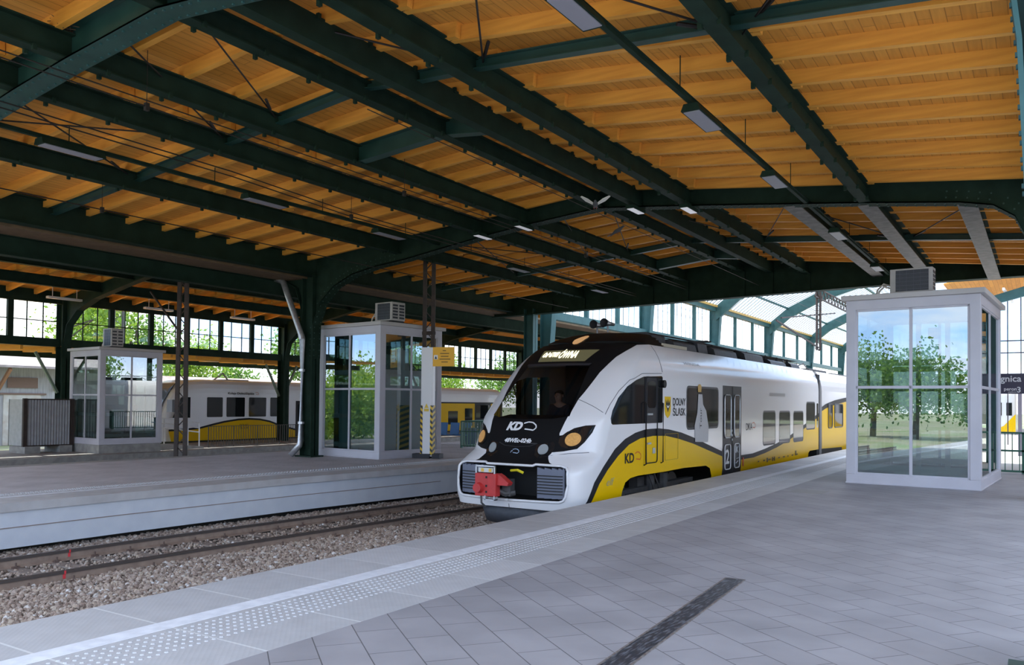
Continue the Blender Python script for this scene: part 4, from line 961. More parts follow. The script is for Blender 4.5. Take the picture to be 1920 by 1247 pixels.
for f in fs:
    ca = sum(vs[i].x for i in f)/3; cz = sum(vs[i].y for i in f)/3
    if abs(ca) > aend(cz)+1e-4 or cz < ZB0 or cz > ZT0: continue
    k = 'white'
    for n, p in bands:
        if inside((ca, cz), p): k = n; break
    if k == 'white' and cz > 2.99: k = 'mask'
    if cz > 2.99 and abs(ca)+Yc(cz) > 17.5: continue
    reg.setdefault(k, []).append(f)
pos = [S(v.x, v.y) for v in vs]
mat_left = glass('cab_glass_dark', (.45, .46, .47), .02)
T = thing('train', 'white, yellow and black electric train arriving beside the nearest platform', 'train', (X0, 14, RZT))
def nrm(a, z):
    z0, z1 = max(ZB0, z-.07), min(ZT0, z+.07); e = .02
    n = (S(a+e, z)-S(a-e, z)).cross(S(a, z1)-S(a, z0)) if not .96 < abs(a) < 1.04 else Vector((1 if a > 0 else -1, 0, (Wd(z0)-Wd(z1))/(z1-z0)))
    if n.length < 1e-9: return Vector((0, -1, 0))
    n.normalize(); c = Vector((X0, max(16, S(a, z).y+.5), 1.0))
    return n if n.dot(S(a, z)-c) > 0 else -n
def part(keys, name, m, off=0, parent=T, label=None):
    q = MB(); mp_ = {}
    for k in keys:
        for f in reg.get(k, []):
            g = []
            for i in f:
                if i not in mp_: mp_[i] = len(q.v); q.v.append(tuple(S(vs[i].x, vs[i].y, off) if off else pos[i]))
                g.append(mp_[i])
            q.f.append(tuple(g))
    me = bpy.data.meshes.new(name); me.from_pydata(q.v, [], q.f); me.materials.append(m)
    b_ = bmesh.new(); b_.from_mesh(me)
    c = Vector((X0, 20, 1.2)); bmesh.ops.recalc_face_normals(b_, faces=b_.faces)
    tot = sum((f.normal.dot(f.calc_center_median()-Vector((X0, max(16, f.calc_center_median().y), 1.3)))) for f in b_.faces)
    if tot < 0: bmesh.ops.reverse_faces(b_, faces=b_.faces)
    b_.to_mesh(me); b_.free(); me.polygons.foreach_set('use_smooth', [True]*len(me.polygons))
    inv = {v: k for k, v in mp_.items()}
    me.normals_split_custom_set_from_vertices([nrm(vs[inv[i]].x, vs[inv[i]].y) for i in range(len(q.v))])
    o = bpy.data.objects.new(name, me); COL.objects.link(o); o.parent = parent; o.matrix_parent_inverse = Matrix.Translation(-parent.location)
    if label: o['label'] = label
    return o
body = part(['white'], 'body_shell', PWHITE)
nose = part(['mask'], 'nose_mask', PBLACK, label='glossy black front mask and roof')
ws = part(['windscreen'], 'windscreen', TGLASS)
part(['yellow'], 'yellow_band', PYEL); part(['stripe'], 'dark_wave_stripe', PSTR)
db = part(['door'], 'passenger_door', GREYP)
for s_ in 'rl':
    h = part(['head_'+s_], 'headlamp_housing', HOUS); part(['lamp_led_'+s_], 'headlamp', LAMPW, .012, h, 'warm lit round headlamp')
    h = part(['lowh_'+s_], 'lower_lamp_housing', HOUS); part(['low_'+s_], 'lower_lamp', CHROME, .012, h)
    part(['cabwin_'+s_], 'cab_side_window', mat_left if s_ == 'l' else TWIN)
part(['toplamp'], 'top_lamp', mat('top_lamp_lit', (.4, .25, .12), .3, emit=(1, .55, .24, .34)), .01)
sg = part(['sign'], 'destination_display', mat('display_glass', (.055, .052, .030), .15, emit=(.5, .47, .25, .12)))
part(['bar'], 'wiper_bar', mat('wiper_bar', (.035, .036, .045), .35), .03)
for n, *_r in WINS:
    p_ = part([n], 'side_window', TWIN)
    if n != 'w5': part(['g'+n], 'window_gasket', mat('gasket', (.05, .05, .055), .5), 0, p_)
def fmap(ox, oz, off=.006): return lambda a, c: S(A(ox+a, oz+c), oz+c, off)
DISP = mat('display_letters', (.9, .85, .6), .5, emit=(1, .93, .62, 2.2))
text('display_text', 'OsP 67103', .15, fmap(-.55, 2.665, .008), DISP, sg, width=.40, bold=.004)
text('display_text', 'ÓWNA', .22, fmap(-.12, 2.635, .008), DISP, sg, width=.42, bold=.004)
LW = mat('letter_white', (.80, .80, .82), .35); LB_ = mat('letter_black', (.012, .012, .013), .5, spec=.2)
text('front_lettering', 'KD', .205, fmap(-.345, 1.185), LW, T, bold=.012, shear=.25, width=.36)
def swoosh(fn, sc, m, parent, name):
    up = [(0, .10), (.10, .13), (.2, .12), (.28, .07), (.30, .02), (.25, -.03), (.17, -.02), (.05, -.01)]
    q = MB(); w = .012*sc/1.0
    for (x0, y0), (x1, y1) in zip(up, up[1:]):
        d = Vector((x1-x0, y1-y0)).normalized(); n = Vector((-d.y, d.x))*w/sc
        q.add([fn((x0-n.x)*sc, (y0-n.y)*sc), fn((x1-n.x)*sc, (y1-n.y)*sc), fn((x1+n.x)*sc, (y1+n.y)*sc), fn((x0+n.x)*sc, (y0+n.y)*sc)], [(0, 1, 2, 3)])
    return q.build(name, m, parent)
swoosh(fmap(.03, 1.215), .95, LW, T, 'front_emblem')
text('number_lettering', '48WEc-024b', .105, fmap(-.31, .955), LW, T, bold=.004, shear=.2, width=.60)
text('maker_emblem', 'P', .07, fmap(-.10, .76), mat('emblem_blue', (.35, .45, .60), .3), T, shear=.3)
swoosh(fmap(-.06, .77), .5, mat('emblem_blue', (.35, .45, .60), .3), T, 'maker_emblem')
# seams
SEAM = mat('seam_dark', (.10, .10, .11), .6)
def seam(pl, name='panel_seam', r=.006, m=SEAM):
    q = MB(); q.tube([S(a, z, .001) for a, z in subdiv(pl, .06, False)], r, 5); return q.build(name, m, T)
seam([P3(-7.48, 14.03, 1.78), P3(-7.21, 14.09, 1.66), P3(-6.99, 14.21, 1.5)]); seam([P3(-7.61, 13.2, .735), P3(-7.31, 13.4, .78), P3(-7.01, 13.75, .80)])
seam([P3(-6.99, 14.21, 1.5), P3(-6.99, 14.41, 1.69), P3(-6.97, 14.75, 1.95), P3(-6.93, 15.18, 2.18), P3(-6.93, 15.77, 2.33), P3(-6.92, 16.88, 2.37)])
seam([P3(-7.08, 16.71, 2.97), P3(-7.02, 16.78, 2.73), P3(-6.92, 16.88, 2.37)]); seam([(A(0, -.29), -.29), (A(0, -.11), -.11)])
seam(front([(-.42, .945), (-.28, .895), (0, .875), (.28, .895), (.42, .945)])[:-8], r=.009, m=mat('hood_edge', (.03, .03, .033), .3))
# coupler bay: white lip, dark box, louvres and the red coupler
q = MB(); q.tube([S(a, z, .012) for a, z in opening]+[S(*opening[0], .012)], .024, 8); q.build('bay_lip', PWHITE, T, smooth=True)
q = MB(); oi = [S(a, z) for a, z in opening]; n = len(oi); bk = [(p.x, 13.75, p.z) for p in oi]
q.add([tuple(p) for p in oi]+bk, [(i, (i+1) % n, n+(i+1) % n, n+i) for i in range(n)]+[tuple(range(n, 2*n))]); q.build('coupler_bay', BLACKM, T)
LOUV = mat('louvre_panel', (.13, .145, .20), .4)
for s_ in (-1, 1):
    q = MB(); xx = [.60, .75, .9, 1.02, 1.10, 1.13]
    tp = [(x, lerp(x, [.6, 1.13], [.53, .47])) for x in xx]
    for x0, x1 in zip(xx, xx[1:]):
        def yy(x): return S(A(x, .2), .2).y+.05
        q.hexa([(X0+s_*x0, yy(x0), -.03), (X0+s_*x1, yy(x1), -.02), (X0+s_*x1, yy(x1)+.1, -.02), (X0+s_*x0, yy(x0)+.1, -.03), (X0+s_*x0, yy(x0), .53), (X0+s_*x1, yy(x1), .50), (X0+s_*x1, yy(x1)+.1, .50), (X0+s_*x0, yy(x0)+.1, .53)])
    lp = q.build('louvre_panel', LOUV, T)
    q = MB()
    for k in range(7):
        z = .06+.054*k
        for x0, x1 in zip(xx[:-1], xx[1:-1]): q.bar((X0+s_*x0, yy(x0)-.012, z), (X0+s_*x1, yy(x1)-.012, z), .03, .016)
    q.build('louvre_slats', BLACKM, lp)
RED = mat('coupler_red', (.55, .035, .035), .5, var=(.46, .03, .03), scale=8)
cpl = MB(); cx = X0-.28; y0c = 12.58
cpl.box(cx-.24, cx+.22, y0c, y0c+.16, -.02, .40); cp = cpl.build('coupler_head', RED, T, bevel=.012)
q = MB(); q.tube([(cx-.14, y0c-.09, .13), (cx-.14, y0c+.02, .13)], [.085, .10], 18); q.build('coupler_cone', RED, cp)
q = MB(); q.prism([(.22, .40), (.30, .36), (.47, .24), (.44, .19), (.22, .19)], lambda a, c, d: (cx+a, d, c), y0c+.05, y0c+.2); q.build('coupler_horn', RED, cp)
q = MB()
for z in (.06, .17, .33): q.box(cx-.0, cx+.035, y0c-.006, y0c+.01, z-.02, z+.02)
q.each('coupler_bolt', BLACKM, cp)
q = MB(); q.box(cx-.22, cx+.21, y0c-.01, y0c+.02, .52, .545).box(cx-.22, cx-.195, y0c-.01, y0c+.02, .40, .53).box(cx+.185, cx+.21, y0c-.01, y0c+.02, .40, .53).box(cx-.02, cx+.2, y0c, y0c+.1, -.09, -.07).box(cx+.18, cx+.2, y0c, y0c+.1, -.09, 0).box(cx-.02, cx, y0c, y0c+.1, -.09, 0)
q.build('coupler_frame', GALV, cp)
q = MB(); q.box(cx-.16, cx+.16, y0c+.0, y0c+.08, .42, .50); ec = q.build('electric_contacts', mat('contact_steel', (.5, .5, .48), .3, .7), cp)
q = MB()
for i, x in enumerate((-.10, .07)): q.box(cx+x, cx+x+.06, y0c-.006, y0c, .43, .49)
q.each('contact_cover', mat('contact_yellow', (.75, .45, .05), .4), ec)
q = MB(); q.tube([(cx+.35, 12.9, .45), (cx+.52, 12.85, .47), (cx+.62, 12.9, .42)], .025, 6); q.build('yellow_hose', mat('hose_yellow', (.7, .6, .02), .5), T)
q = MB(); q.tube([(cx+.1, 12.75, .1), (cx+.3, 12.8, .02), (cx+.45, 12.9, .05)], .05, 8); q.box(cx+.22, cx+.40, 12.8, 12.95, -.02, .3).tube([(cx-.12, 12.62, -.02), (cx-.1, 12.6, -.15), (cx-.05, 12.66, -.22)], .02, 6); q.build('coupler_shaft', mat('greasy_steel', (.06, .06, .062), .5), T)
# snow plough and underframe
q = MB(); n = 21; up, lo = [], []
for i in range(n):
    u = -1+2*i/(n-1); x = X0+1.24*u; y = 13.02+.95*abs(u)**3.2
    up.append((x, y, -.27)); lo.append((X0+1.18*u, y+.10, -.58))
q.add(up+lo, [(i, i+1, n+i+1, n+i) for i in range(n-1)]); o = q.build('snow_plough', mat('plough_grey', (.045, .05, .062), .6, var=(.06, .065, .08), scale=10), T, smooth=True)
so_ = o.modifiers.new('solid', 'SOLIDIFY'); so_.thickness = .05
q = MB(); q.box(X0-1.1, X0+1.1, 14.2, 74, -.28, -.2).box(X0-.9, X0+.9, 20.4, 29.6, -.65, -.28); q.build('underframe', BLACKM, T)
WHEEL = mat('wheel_steel', (.10, .09, .085), .5, .4)
for yb, k in ((15.9, 0), (18.9, 0), (31.0, 1), (34.0, 1), (46, 1), (49, 1)):
    for s_ in (-.75, .75):
        q = MB(); q.tube([(X0+s_-.065, yb, -.33), (X0+s_+.065, yb, -.33)], .42, 24); q.build('wheel', WHEEL, T)
for y0, y1 in ((15.0, 19.8), (30.3, 35.0), (45, 50)):
    q = MB()
    for s_ in (-1, 1):
        q.box(X0+s_*1.0-.09, X0+s_*1.0+.09, y0+.2, y1-.2, -.30, -.08)
        for y in (y0+.9, y1-.9): q.box(X0+s_*1.05-.12, X0+s_*1.05+.12, y-.22, y+.22, -.5, -.16)
        q.tube([(X0+s_*1.05, (y0+y1)/2-.4, -.5), (X0+s_*1.05, (y0+y1)/2-.4, .15)], .13, 10).tube([(X0+s_*1.05, (y0+y1)/2+.35, -.5), (X0+s_*1.05, (y0+y1)/2+.35, .15)], .13, 10)
        q.box(X0+s_*.9-.1, X0+s_*.9+.1, (y0+y1)/2-.9, (y0+y1)/2-.55, -.3, .12)
        for y in (y0+1.6, y0+1.9): q.tube([(X0+s_*1.2, y, .22), (X0+s_*1.22, y+.2, -.05), (X0+s_*1.2, y+.35, -.3)], .018, 6)
    q.build('bogie', mat('bogie_dark', (.035, .033, .034), .7, var=(.055, .05, .048), scale=8), T)
# side lettering and fittings
xs_ = X0+1.42+.006
sm = lambda y0, z0: (lambda a, c: (xs_, y0+a, z0+c))
text('side_lettering', 'DOLNY', .235, sm(17.43, 1.68), LB_, T, width=.78, bold=.004)
text('side_lettering', 'ŚLĄSK', .235, sm(17.43, 1.45), LB_, T, width=.78, bold=.004)
text('side_lettering', 'KD', .27, sm(14.92, .53), LB_, T, width=.44, bold=.008)
swoosh(sm(15.42, .60), 1.0, mat('swoosh_red', (.6, .10, .02), .4), T, 'side_emblem')
text('side_lettering', 'DKA', .28, sm(22.84, 1.0), LB_, T, width=.58)
swoosh(sm(23.45, 1.08), 1.0, mat('swoosh_red', (.6, .10, .02), .4), T, 'side_emblem')
text('maker_lettering', 'elf', .2, sm(14.1, .15), mat('grey_letters', (.35, .33, .20), .5), T, width=.34, shear=.3)
text('small_lettering', 'WINDA', .10, lambda a, c: S(B(18.2+a, 2.62+c*.9), 2.62+c*.9, .006), mat('grey_letters_roof', (.35, .34, .34), .5), T, width=1.1)
q = MB(); cz_ = [(16.97, 1.87), (17.31, 1.87), (17.31, 1.55), (17.26, 1.46), (17.14, 1.40), (17.02, 1.46), (16.97, 1.55)]
q.prism(cz_, lambda a, c, d: (d, a, c), xs_-.004, xs_+.002); cr_ = q.build('crest', PYEL, T)
q = MB()
q.add([(xs_+.004, 17.14+a, c) for a, c in ((-.13, 1.82), (-.05, 1.72), (0, 1.83), (.05, 1.72), (.13, 1.82), (.12, 1.66), (.05, 1.60), (.0, 1.52), (-.05, 1.60), (-.12, 1.66))], [(0, 9, 8, 1), (1, 8, 7, 6, 3, 2), (3, 6, 5, 4)]); q.build('crest_bird', LB_, cr_)
q = MB(); q.add([(xs_+.006, 17.14+.085*math.cos(R(t)), 1.70+.085*math.sin(R(t))) for t in (200, 230, 270, 310, 340)]+[(xs_+.006, 17.14+.06*math.cos(R(t)), 1.715+.06*math.sin(R(t))) for t in (340, 310, 270, 230, 200)], [tuple(range(10))]); q.build('crest_crescent', LW, cr_)
# white door leaf details
for y0, y1 in ((21.03, 21.50), (21.83, 22.26)):
    q = MB(); q.prism(rrect(y0, y1, .86, 1.94, .09), lambda a, c, d: (d, a, c), xs_-.002, xs_+.004); q.build('door_pane', TWIN, db)
    q = MB(); pl = [(xs_+.006, a, c) for a, c in rrect(y0-.02, y1+.02, .84, 1.96, .1)]; q.tube(pl+[pl[0]], .012, 6); q.build('pane_rim', GALV, db)
    q = MB(); pl = [(xs_+.004, a, c) for a, c in rrect(y0-.0, y1+.0, .02, .66, .09)]; q.tube(pl+[pl[0]], .014, 6); q.build('door_outline', LW, db)
    q = MB(); q.box(xs_, xs_+.003, y0+.05, y1-.1, .92, 1.12); q.build('door_notice', mat('notice_paper', (.45, .48, .47), .5), db)
text('class_number', '2', .52, sm(21.10, .17), LW, db, bold=.01, width=.30)
q = MB(); q.box(xs_, xs_+.004, 21.655, 21.68, -.2, 2.18); q.build('door_gap', BLACKM, db)
q = MB()
for k in range(3): q.box(xs_, xs_+.02, 21.58, 21.62, .75+.12*k, .81+.12*k)
q.each('door_button', CHROME, db)
q = MB()
for y0, z0, y1, z1 in ((21.95, .42, 22.12, .60), (22.12, .42, 21.95, .60), (21.93, .42, 21.96, .62), (21.95, .14, 22.12, .2), (22.0, .26, 22.2, .28)): q.bar((xs_+.003, y0, z0), (xs_+.003, y1, z1), .006, .03, (1, 0, 0))
q.build('door_pictogram', LW, db)
q = MB(); q.box(xs_, xs_+.01, 22.55, 22.62, .02, .26); q.build('emergency_handle', mat('handle_red', (.6, .04, .03), .4), T)
# cab door
q = MB(); q.prism(rrect(15.90, 16.55, 1.30, 2.28, .06), lambda a, c, d: (d, a, c), xs_-.003, xs_+.004); cdoor = q.build('cab_door', GREYP, T)
q = MB(); q.prism(rrect(16.02, 16.47, 1.62, 2.18, .1), lambda a, c, d: (d, a, c), xs_+.004, xs_+.008); q.build('cab_door_window', TWIN, cdoor)
q = MB(); pl = [(xs_+.005, a, c) for a, c in rrect(15.95, 16.55, .47, 2.27, .07)]; q.tube(pl+[pl[0]], .012, 6); q.build('cab_door_seal', LB_, cdoor)
q = MB(); q.box(xs_, xs_+.03, 16.0, 16.25, 1.47, 1.51).box(xs_, xs_+.02, 16.02, 16.2, .86, .90).box(xs_, xs_+.012, 16.3, 16.44, .66, .78); q.build('cab_door_handle', CHROME, cdoor)
for y in (15.86, 16.76):
    q = MB(); q.tube([(xs_, y, 1.74), (xs_+.05, y, 1.72), (xs_+.05, y, .46), (xs_, y, .44)], .016, 7); q.build('hand_rail', LB_, T)
q = MB(); q.tube([(xs_, 16.84, 2.14), (xs_+.06, 16.84, 2.14)], .085, 16); q.build('side_camera', LB_, T)
q = MB(); pl = [(xs_+.001, a, c) for a, c in rrect(17.0, 17.75, .48, 1.05, .01)]; q.tube(pl+[pl[0]], .005, 5); q.build('hatch', mat('yellow_seam', (.40, .26, .01), .5), T)
# advertising figure pasted over the big window: plain pale shapes
q = MB(); q.add([(xs_+.004, a, c) for a, c in ((18.85, .82), (19.75, .78), (19.78, 1.15), (19.6, 1.55), (19.38, 1.70), (19.32, 1.95), (19.05, 1.95), (18.98, 1.5), (18.8, 1.2))], [tuple(range(9))]); pst = q.build('advert_sticker', mat('advert_pale', (.46, .46, .48), .4), T)
q = MB(); q.add([(xs_+.006, a, c) for a, c in ((19.02, 2.0), (19.24, 2.0), (19.26, 2.14), (19.18, 2.19), (19.08, 2.19), (19.0, 2.14))], [tuple(range(6))]); q.build('advert_top', mat('advert_ochre', (.55, .33, .06), .4), pst)
text('advert_lettering', 'Tour', .2, lambda a, c: (xs_+.007, 19.28-c*1.0, 1.12+a), LB_, pst, width=.5)
q = MB()
for k in range(9): q.box(xs_, xs_+.003, 24.0+.55*k, 24.14+.55*k+.05*(k % 3), .05, .09)
q.box(xs_, xs_+.003, 24.9, 25.05, .0, .13).box(xs_, xs_+.003, 25.5, 25.62, .0, .13).box(xs_, xs_+.003, 25.7, 25.82, .0, .13).box(xs_, xs_+.003, 28.3, 28.45, .04, .2); q.build('small_markings', mat('marking_dark', (.12, .08, .02), .5), T)
q = MB(); q.add([S(B(y, z), z, .006) for y, z in ((25.2, 1.98), (27.0, 1.98), (27.0, 2.08), (25.2, 2.08))], [(0, 1, 2, 3)]); q.build('small_lettering_strip', mat('grey_letters_roof', (.35, .34, .34), .5), T)
# roof: cap, dark equipment, horns
q = MB(); ya = Yc(ZT0)
q.box(X0-1.17, X0+1.17, 17.3, YE1, 2.93, 3.0); q.build('roof_cap', BLACKM, T)
RG = mat('roof_gear', (.025, .026, .03), .6, var=(.04, .042, .05), scale=8)
q = MB()
for y0, y1, x0, x1, z in ((17.6, 18.5, -.2, .85, 3.36), (18.7, 20.2, -.7, .98, 3.26), (20.5, 21.2, .2, .92, 3.34), (21.5, 23.4, -.5, 1.02, 3.24), (24.3, 26.2, .1, .98, 3.28), (27.0, 28.9, -.6, 1.0, 3.19), (29.8, 31.0, .2, .95, 3.22)):
    q.prism([(x0, 2.98), (x1, 2.98), (x1-.06, z-.06), (x1-.16, z), (x0+.1, z), (x0, z-.06)], lambda a, c, d: (X0+a, d, c), y0, y1)
q.each('roof_unit', RG, T)
q = MB()
for y in (18.6, 20.9, 22.3, 24.4, 25.5, 27.6, 29.0, 30.4):
    q.tube([(X0+.6, y, 3.1), (X0+.62, y, 3.32), (X0+.62, y, 3.36)], [.05, .05, .02], 8)
q.tube([(X0+.62, 18.6, 3.36), (X0+.6, 21, 3.37), (X0+.62, 24, 3.34), (X0+.6, 31, 3.30)], .02, 6)
for y in (20.3, 23.5, 26.4, 29.1, 31.0): q.tube([(X0+.82, y, 3.08), (X0+.76, y+.2, 3.26), (X0+.68, y+.45, 3.1)], .022, 6)
q.build('roof_cables', RG, T)
q = MB()
for s_ in (-1, 1): q.bar((X0+.45*s_, 21.4, 3.26), (X0+.4*s_, 24.2, 3.36), .05, .05).bar((X0+.4*s_, 24.2, 3.36), (X0+.35*s_, 21.8, 3.40), .04, .04)
q.bar((X0-.8, 21.8, 3.43), (X0+.7, 21.8, 3.43), .05, .04).bar((X0-.8, 22.05, 3.43), (X0+.7, 22.05, 3.43), .05, .04); q.build('pantograph', RG, T)
q = MB(); q.box(X0+.74, X0+1.04, 17.2, 19.3, 3.0, 3.10); q.build('roof_hatch', mat('roof_cream', (.50, .45, .34), .5), T)
HORN = mat('horn_metal', (.16, .16, .17), .35, .6)
for x, y in ((.17, 16.5), (-.22, 16.75)):
    q = MB(); q.tube([(X0+x, y+.5, 3.50), (X0+x, y+.25, 3.50), (X0+x, y, 3.50)], [.035, .05, .10], 16, False); q.tube([(X0+x, y+.2, 3.3), (X0+x, y+.2, 3.5)], .02, 6); q.build('horn', HORN, T)
# second car and bellows
def car2(y0, y1, name):
    q = MB(); zz = [-.3, -.05, 1.0, 2.25, 2.45, 2.65, 2.85, 2.98]
    for y in (y0, y1):
        for z in zz: q.v.append((X0+Wd(z), y, z))
        for z in zz[::-1]: q.v.append((X0-Wd(z), y, z))
    n = 16; q.f += [(i, i+1, n+i+1, n+i) for i in range(n-1)]+[tuple(range(n)), tuple(range(n, 2*n))]
    return q.build(name, PWHITE, T)
car2(32.25, 52, 'second_car_shell')
q = MB()
for i in range(6): q.box(X0-1.36+.03*(i % 2), X0+1.36-.03*(i % 2), YE1+i*.085, YE1+(i+1)*.085, -.2, 2.86)
q.build('gangway_bellows', DARK, T)
q = MB(); q.add([(xs_, a, c) for a, c in ((32.27, -.3), (37.6, -.3), (52, -.3), (52, 1.9), (37.6, 1.92), (36.5, 1.86), (34.5, 1.74), (32.9, 1.6), (32.27, 1.5))], [tuple(range(9))]); q.build('yellow_band', PYEL, T)
q = MB(); q.add([(xs_+.002, a, c) for a, c in ((32.27, 1.5), (32.9, 1.6), (34.5, 1.74), (36.5, 1.87), (37.6, 1.92), (37.6, 2.08), (36.5, 2.04), (34.5, 1.92), (32.9, 1.77), (32.27, 1.66))], [(0, 1, 8, 9), (1, 2, 7, 8), (2, 3, 6, 7), (3, 4, 5, 6)]); q.build('dark_wave_stripe', PSTR, T)
for a, b_ in ((33.33, 34.08), (34.45, 36.08), (38.5, 39.8), (40.2, 41.5)):
    q = MB(); q.prism(rrect(a, b_, .85, 1.77, .12), lambda y, z, d: (d, y, z), xs_, xs_+.006); w_ = q.build('side_window', TWIN, T)
    q = MB(); pl = [(xs_+.006, y, z) for y, z in rrect(a, b_, .85, 1.77, .12)]; q.tube(pl+[pl[0]], .02, 6); q.build('window_gasket', mat('gasket', (.05, .05, .055), .5), w_)
q = MB(); q.prism([(32.27, -.31), (36.0, -.31), (35.9, .02), (32.27, .10)], lambda a, c, d: (d, a, c), xs_-.01, xs_+.006); q.build('bogie_recess', BLACKM, T)
q = MB(); q.box(X0-.8, X0+.8, 33, 36, 2.9, 3.14).box(X0-.7, X0+.8, 37, 44, 2.9, 3.1); q.tube([(X0+.7, 31.5, 3.15), (X0+.75, 32.2, 3.3), (X0+.7, 33, 3.15)], .03, 6); q.build('roof_units', RG, T, bevel=.03)
# cab interior
CABD = mat('cab_interior', (.035, .034, .036), .7)
q = MB(); q.box(X0-1.3, X0+1.3, 14.4, 17.3, .55, .6).box(X0-1.2, X0-.75, 17.25, 17.3, .6, 2.7).box(X0+.5, X0+1.2, 17.25, 17.3, .6, 2.7).box(X0-.75, X0+.5, 17.25, 17.3, 2.1, 2.7).box(X0-.4, X0+.15, 17.25, 17.3, .6, 2.1)
q.build('cab_bulkhead', CABD, T)
q = MB(); q.prism([(13.75, .7), (14.75, .7), (14.75, 1.36), (14.5, 1.46), (13.9, 1.38)], lambda a, c, d: (d, a, c), X0-1.0, X0+1.0); q.build('cab_desk', CABD, T)
q = MB(); q.box(X0-.22, X0+.28, 15.75, 15.9, .9, 1.9).box(X0-.25, X0+.3, 15.3, 15.85, .85, .98); q.build('driver_seat', CABD, T)
# ------------------------------------------------------------------ driver
def skin(name, pts, edges, radii, m, parent=None, sub=2):
    me = bpy.data.meshes.new(name); me.from_pydata(pts, edges, []); o = bpy.data.objects.new(name, me); COL.objects.link(o)
    md = o.modifiers.new('skin', 'SKIN'); md.use_smooth_shade = True
    lay = me.skin_vertices[0].data
    for i, r_ in enumerate(radii): lay[i].radius = (r_, r_) if not isinstance(r_, tuple) else r_
    lay[0].use_root = True
    ss = o.modifiers.new('sub', 'SUBSURF'); ss.levels = ss.render_levels = sub
    dg = bpy.context.evaluated_depsgraph_get(); dg.update()
    m2 = bpy.data.meshes.new_from_object(o.evaluated_get(dg)); m2.name = name
    bpy.data.objects.remove(o); m2.materials.clear(); m2.materials.append(m)
    m2.polygons.foreach_set('use_smooth', [True]*len(m2.polygons))
    o = bpy.data.objects.new(name, m2); COL.objects.link(o)
    if parent: o.parent = parent; o.matrix_parent_inverse = Matrix.Translation(-parent.location)
    return o
SKIN = mat('skin', (.50, .29, .21), .5); HAIR = mat('dark_hair', (.03, .02, .015), .7); JACK = mat('dark_jacket', (.03, .035, .05), .8)
DX, DY = -8.62, 15.3
dp = thing('person', 'train driver with short dark hair and dark jacket sitting behind the windscreen', 'person', (DX, DY, .98))
bp_ = [(DX, DY+.12, 1.02), (DX, DY+.08, 1.25), (DX, DY+.05, 1.52), (DX, DY+.02, 1.615), (DX, DY, 1.66), (DX, DY-.015, 1.76), (DX, DY-.005, 1.83)]
be = [(i, i+1) for i in range(6)]; br_ = [.15, .15, .14, .058, .078, .094, .07]
for s_ in (-1, 1):
    o_ = len(bp_)
    bp_ += [(DX+.19*s_, DY+.05, 1.525), (DX+.25*s_, DY-.03, 1.20), (DX+.20*s_, DY-.28, 1.16), (DX+.19*s_, DY-.37, 1.17)]; br_ += [.065, .052, .04, .036]
    be += [(2, o_), (o_, o_+1), (o_+1, o_+2), (o_+2, o_+3)]
    for k in range(5):
        f = len(bp_); xx = DX+(.19+.022*(k-2))*s_ if k < 4 else DX+(.19-.05)*s_
        ln = (.07, .085, .08, .06, .045)[k]
        bp_ += [(xx, DY-.40-ln*.45, 1.175), (xx, DY-.39-ln*.8, 1.15)]; br_ += [.010, .008]; be += [(o_+3, f), (f, f+1)]
    # thighs
    o_ = len(bp_); bp_ += [(DX+.1*s_, DY-.05, 1.0), (DX+.12*s_, DY-.40, 1.02), (DX+.12*s_, DY-.42, .66)]; br_ += [.09, .07, .05]; be += [(0, o_), (o_, o_+1), (o_+1, o_+2)]
body_ = skin('body', bp_, be, br_, SKIN, dp)
jp = bp_[:3]+[(DX+.19*s_, DY+.05, 1.525) for s_ in (-1, 1)]+[(DX+.25*s_, DY-.03, 1.20) for s_ in (-1, 1)]+[(DX+.20*s_, DY-.28, 1.16) for s_ in (-1, 1)]
skin('jacket', jp, [(0, 1), (1, 2), (2, 3), (2, 4), (3, 5), (4, 6), (5, 7), (6, 8)], [.18, .185, .16, .092, .092, .070, .070, .054, .054], JACK, dp)
q = MB(); n1, n2 = 14, 8
for j in range(n2+1):
    ph = j/n2*math.pi*.52
    for i in range(n1):
        th = 2*math.pi*i/n1; rr = .104; y = math.sin(th)*math.sin(ph)*rr*1.08; z = math.cos(ph)*rr
        q.v.append((DX+math.cos(th)*math.sin(ph)*rr*.95, DY+.012+y+(.02 if y > 0 else .012), 1.78+z+(-.035 if y > 0 else .045)*(1 if j > 4 else 0)*(1 if y > 0 else (j-4)/4)))
for j in range(n2):
    for i in range(n1): q.f.append((j*n1+i, j*n1+(i+1) % n1, (j+1)*n1+(i+1) % n1, (j+1)*n1+i))
q.build('hair', HAIR, dp, smooth=True)
q = MB()
for s_ in (-1, 1): q.tube([(DX+.034*s_-.012, DY-.101, 1.775), (DX+.034*s_+.012, DY-.101, 1.775)], .007, 6)
q.each('eye', mat('eye_dark', (.03, .02, .02), .3), dp)
q = MB(); q.tube([(DX, DY-.095, 1.785), (DX, DY-.116, 1.745), (DX, DY-.098, 1.735)], [.008, .015, .008], 7); q.build('nose', SKIN, dp, smooth=True)
q = MB(); q.box(DX-.024, DX+.024, DY-.098, DY-.088, 1.70, 1.708); q.build('mouth', mat('lips', (.32, .12, .10), .5), dp)
q = MB()
for s_ in (-1, 1): q.tube([(DX+.088*s_, DY+.0, 1.735), (DX+.1*s_, DY+.005, 1.765), (DX+.09*s_, DY+.01, 1.79)], [.012, .016, .010], 7)
q.each('ear', SKIN, dp, smooth=True)

dp.location.z += .1
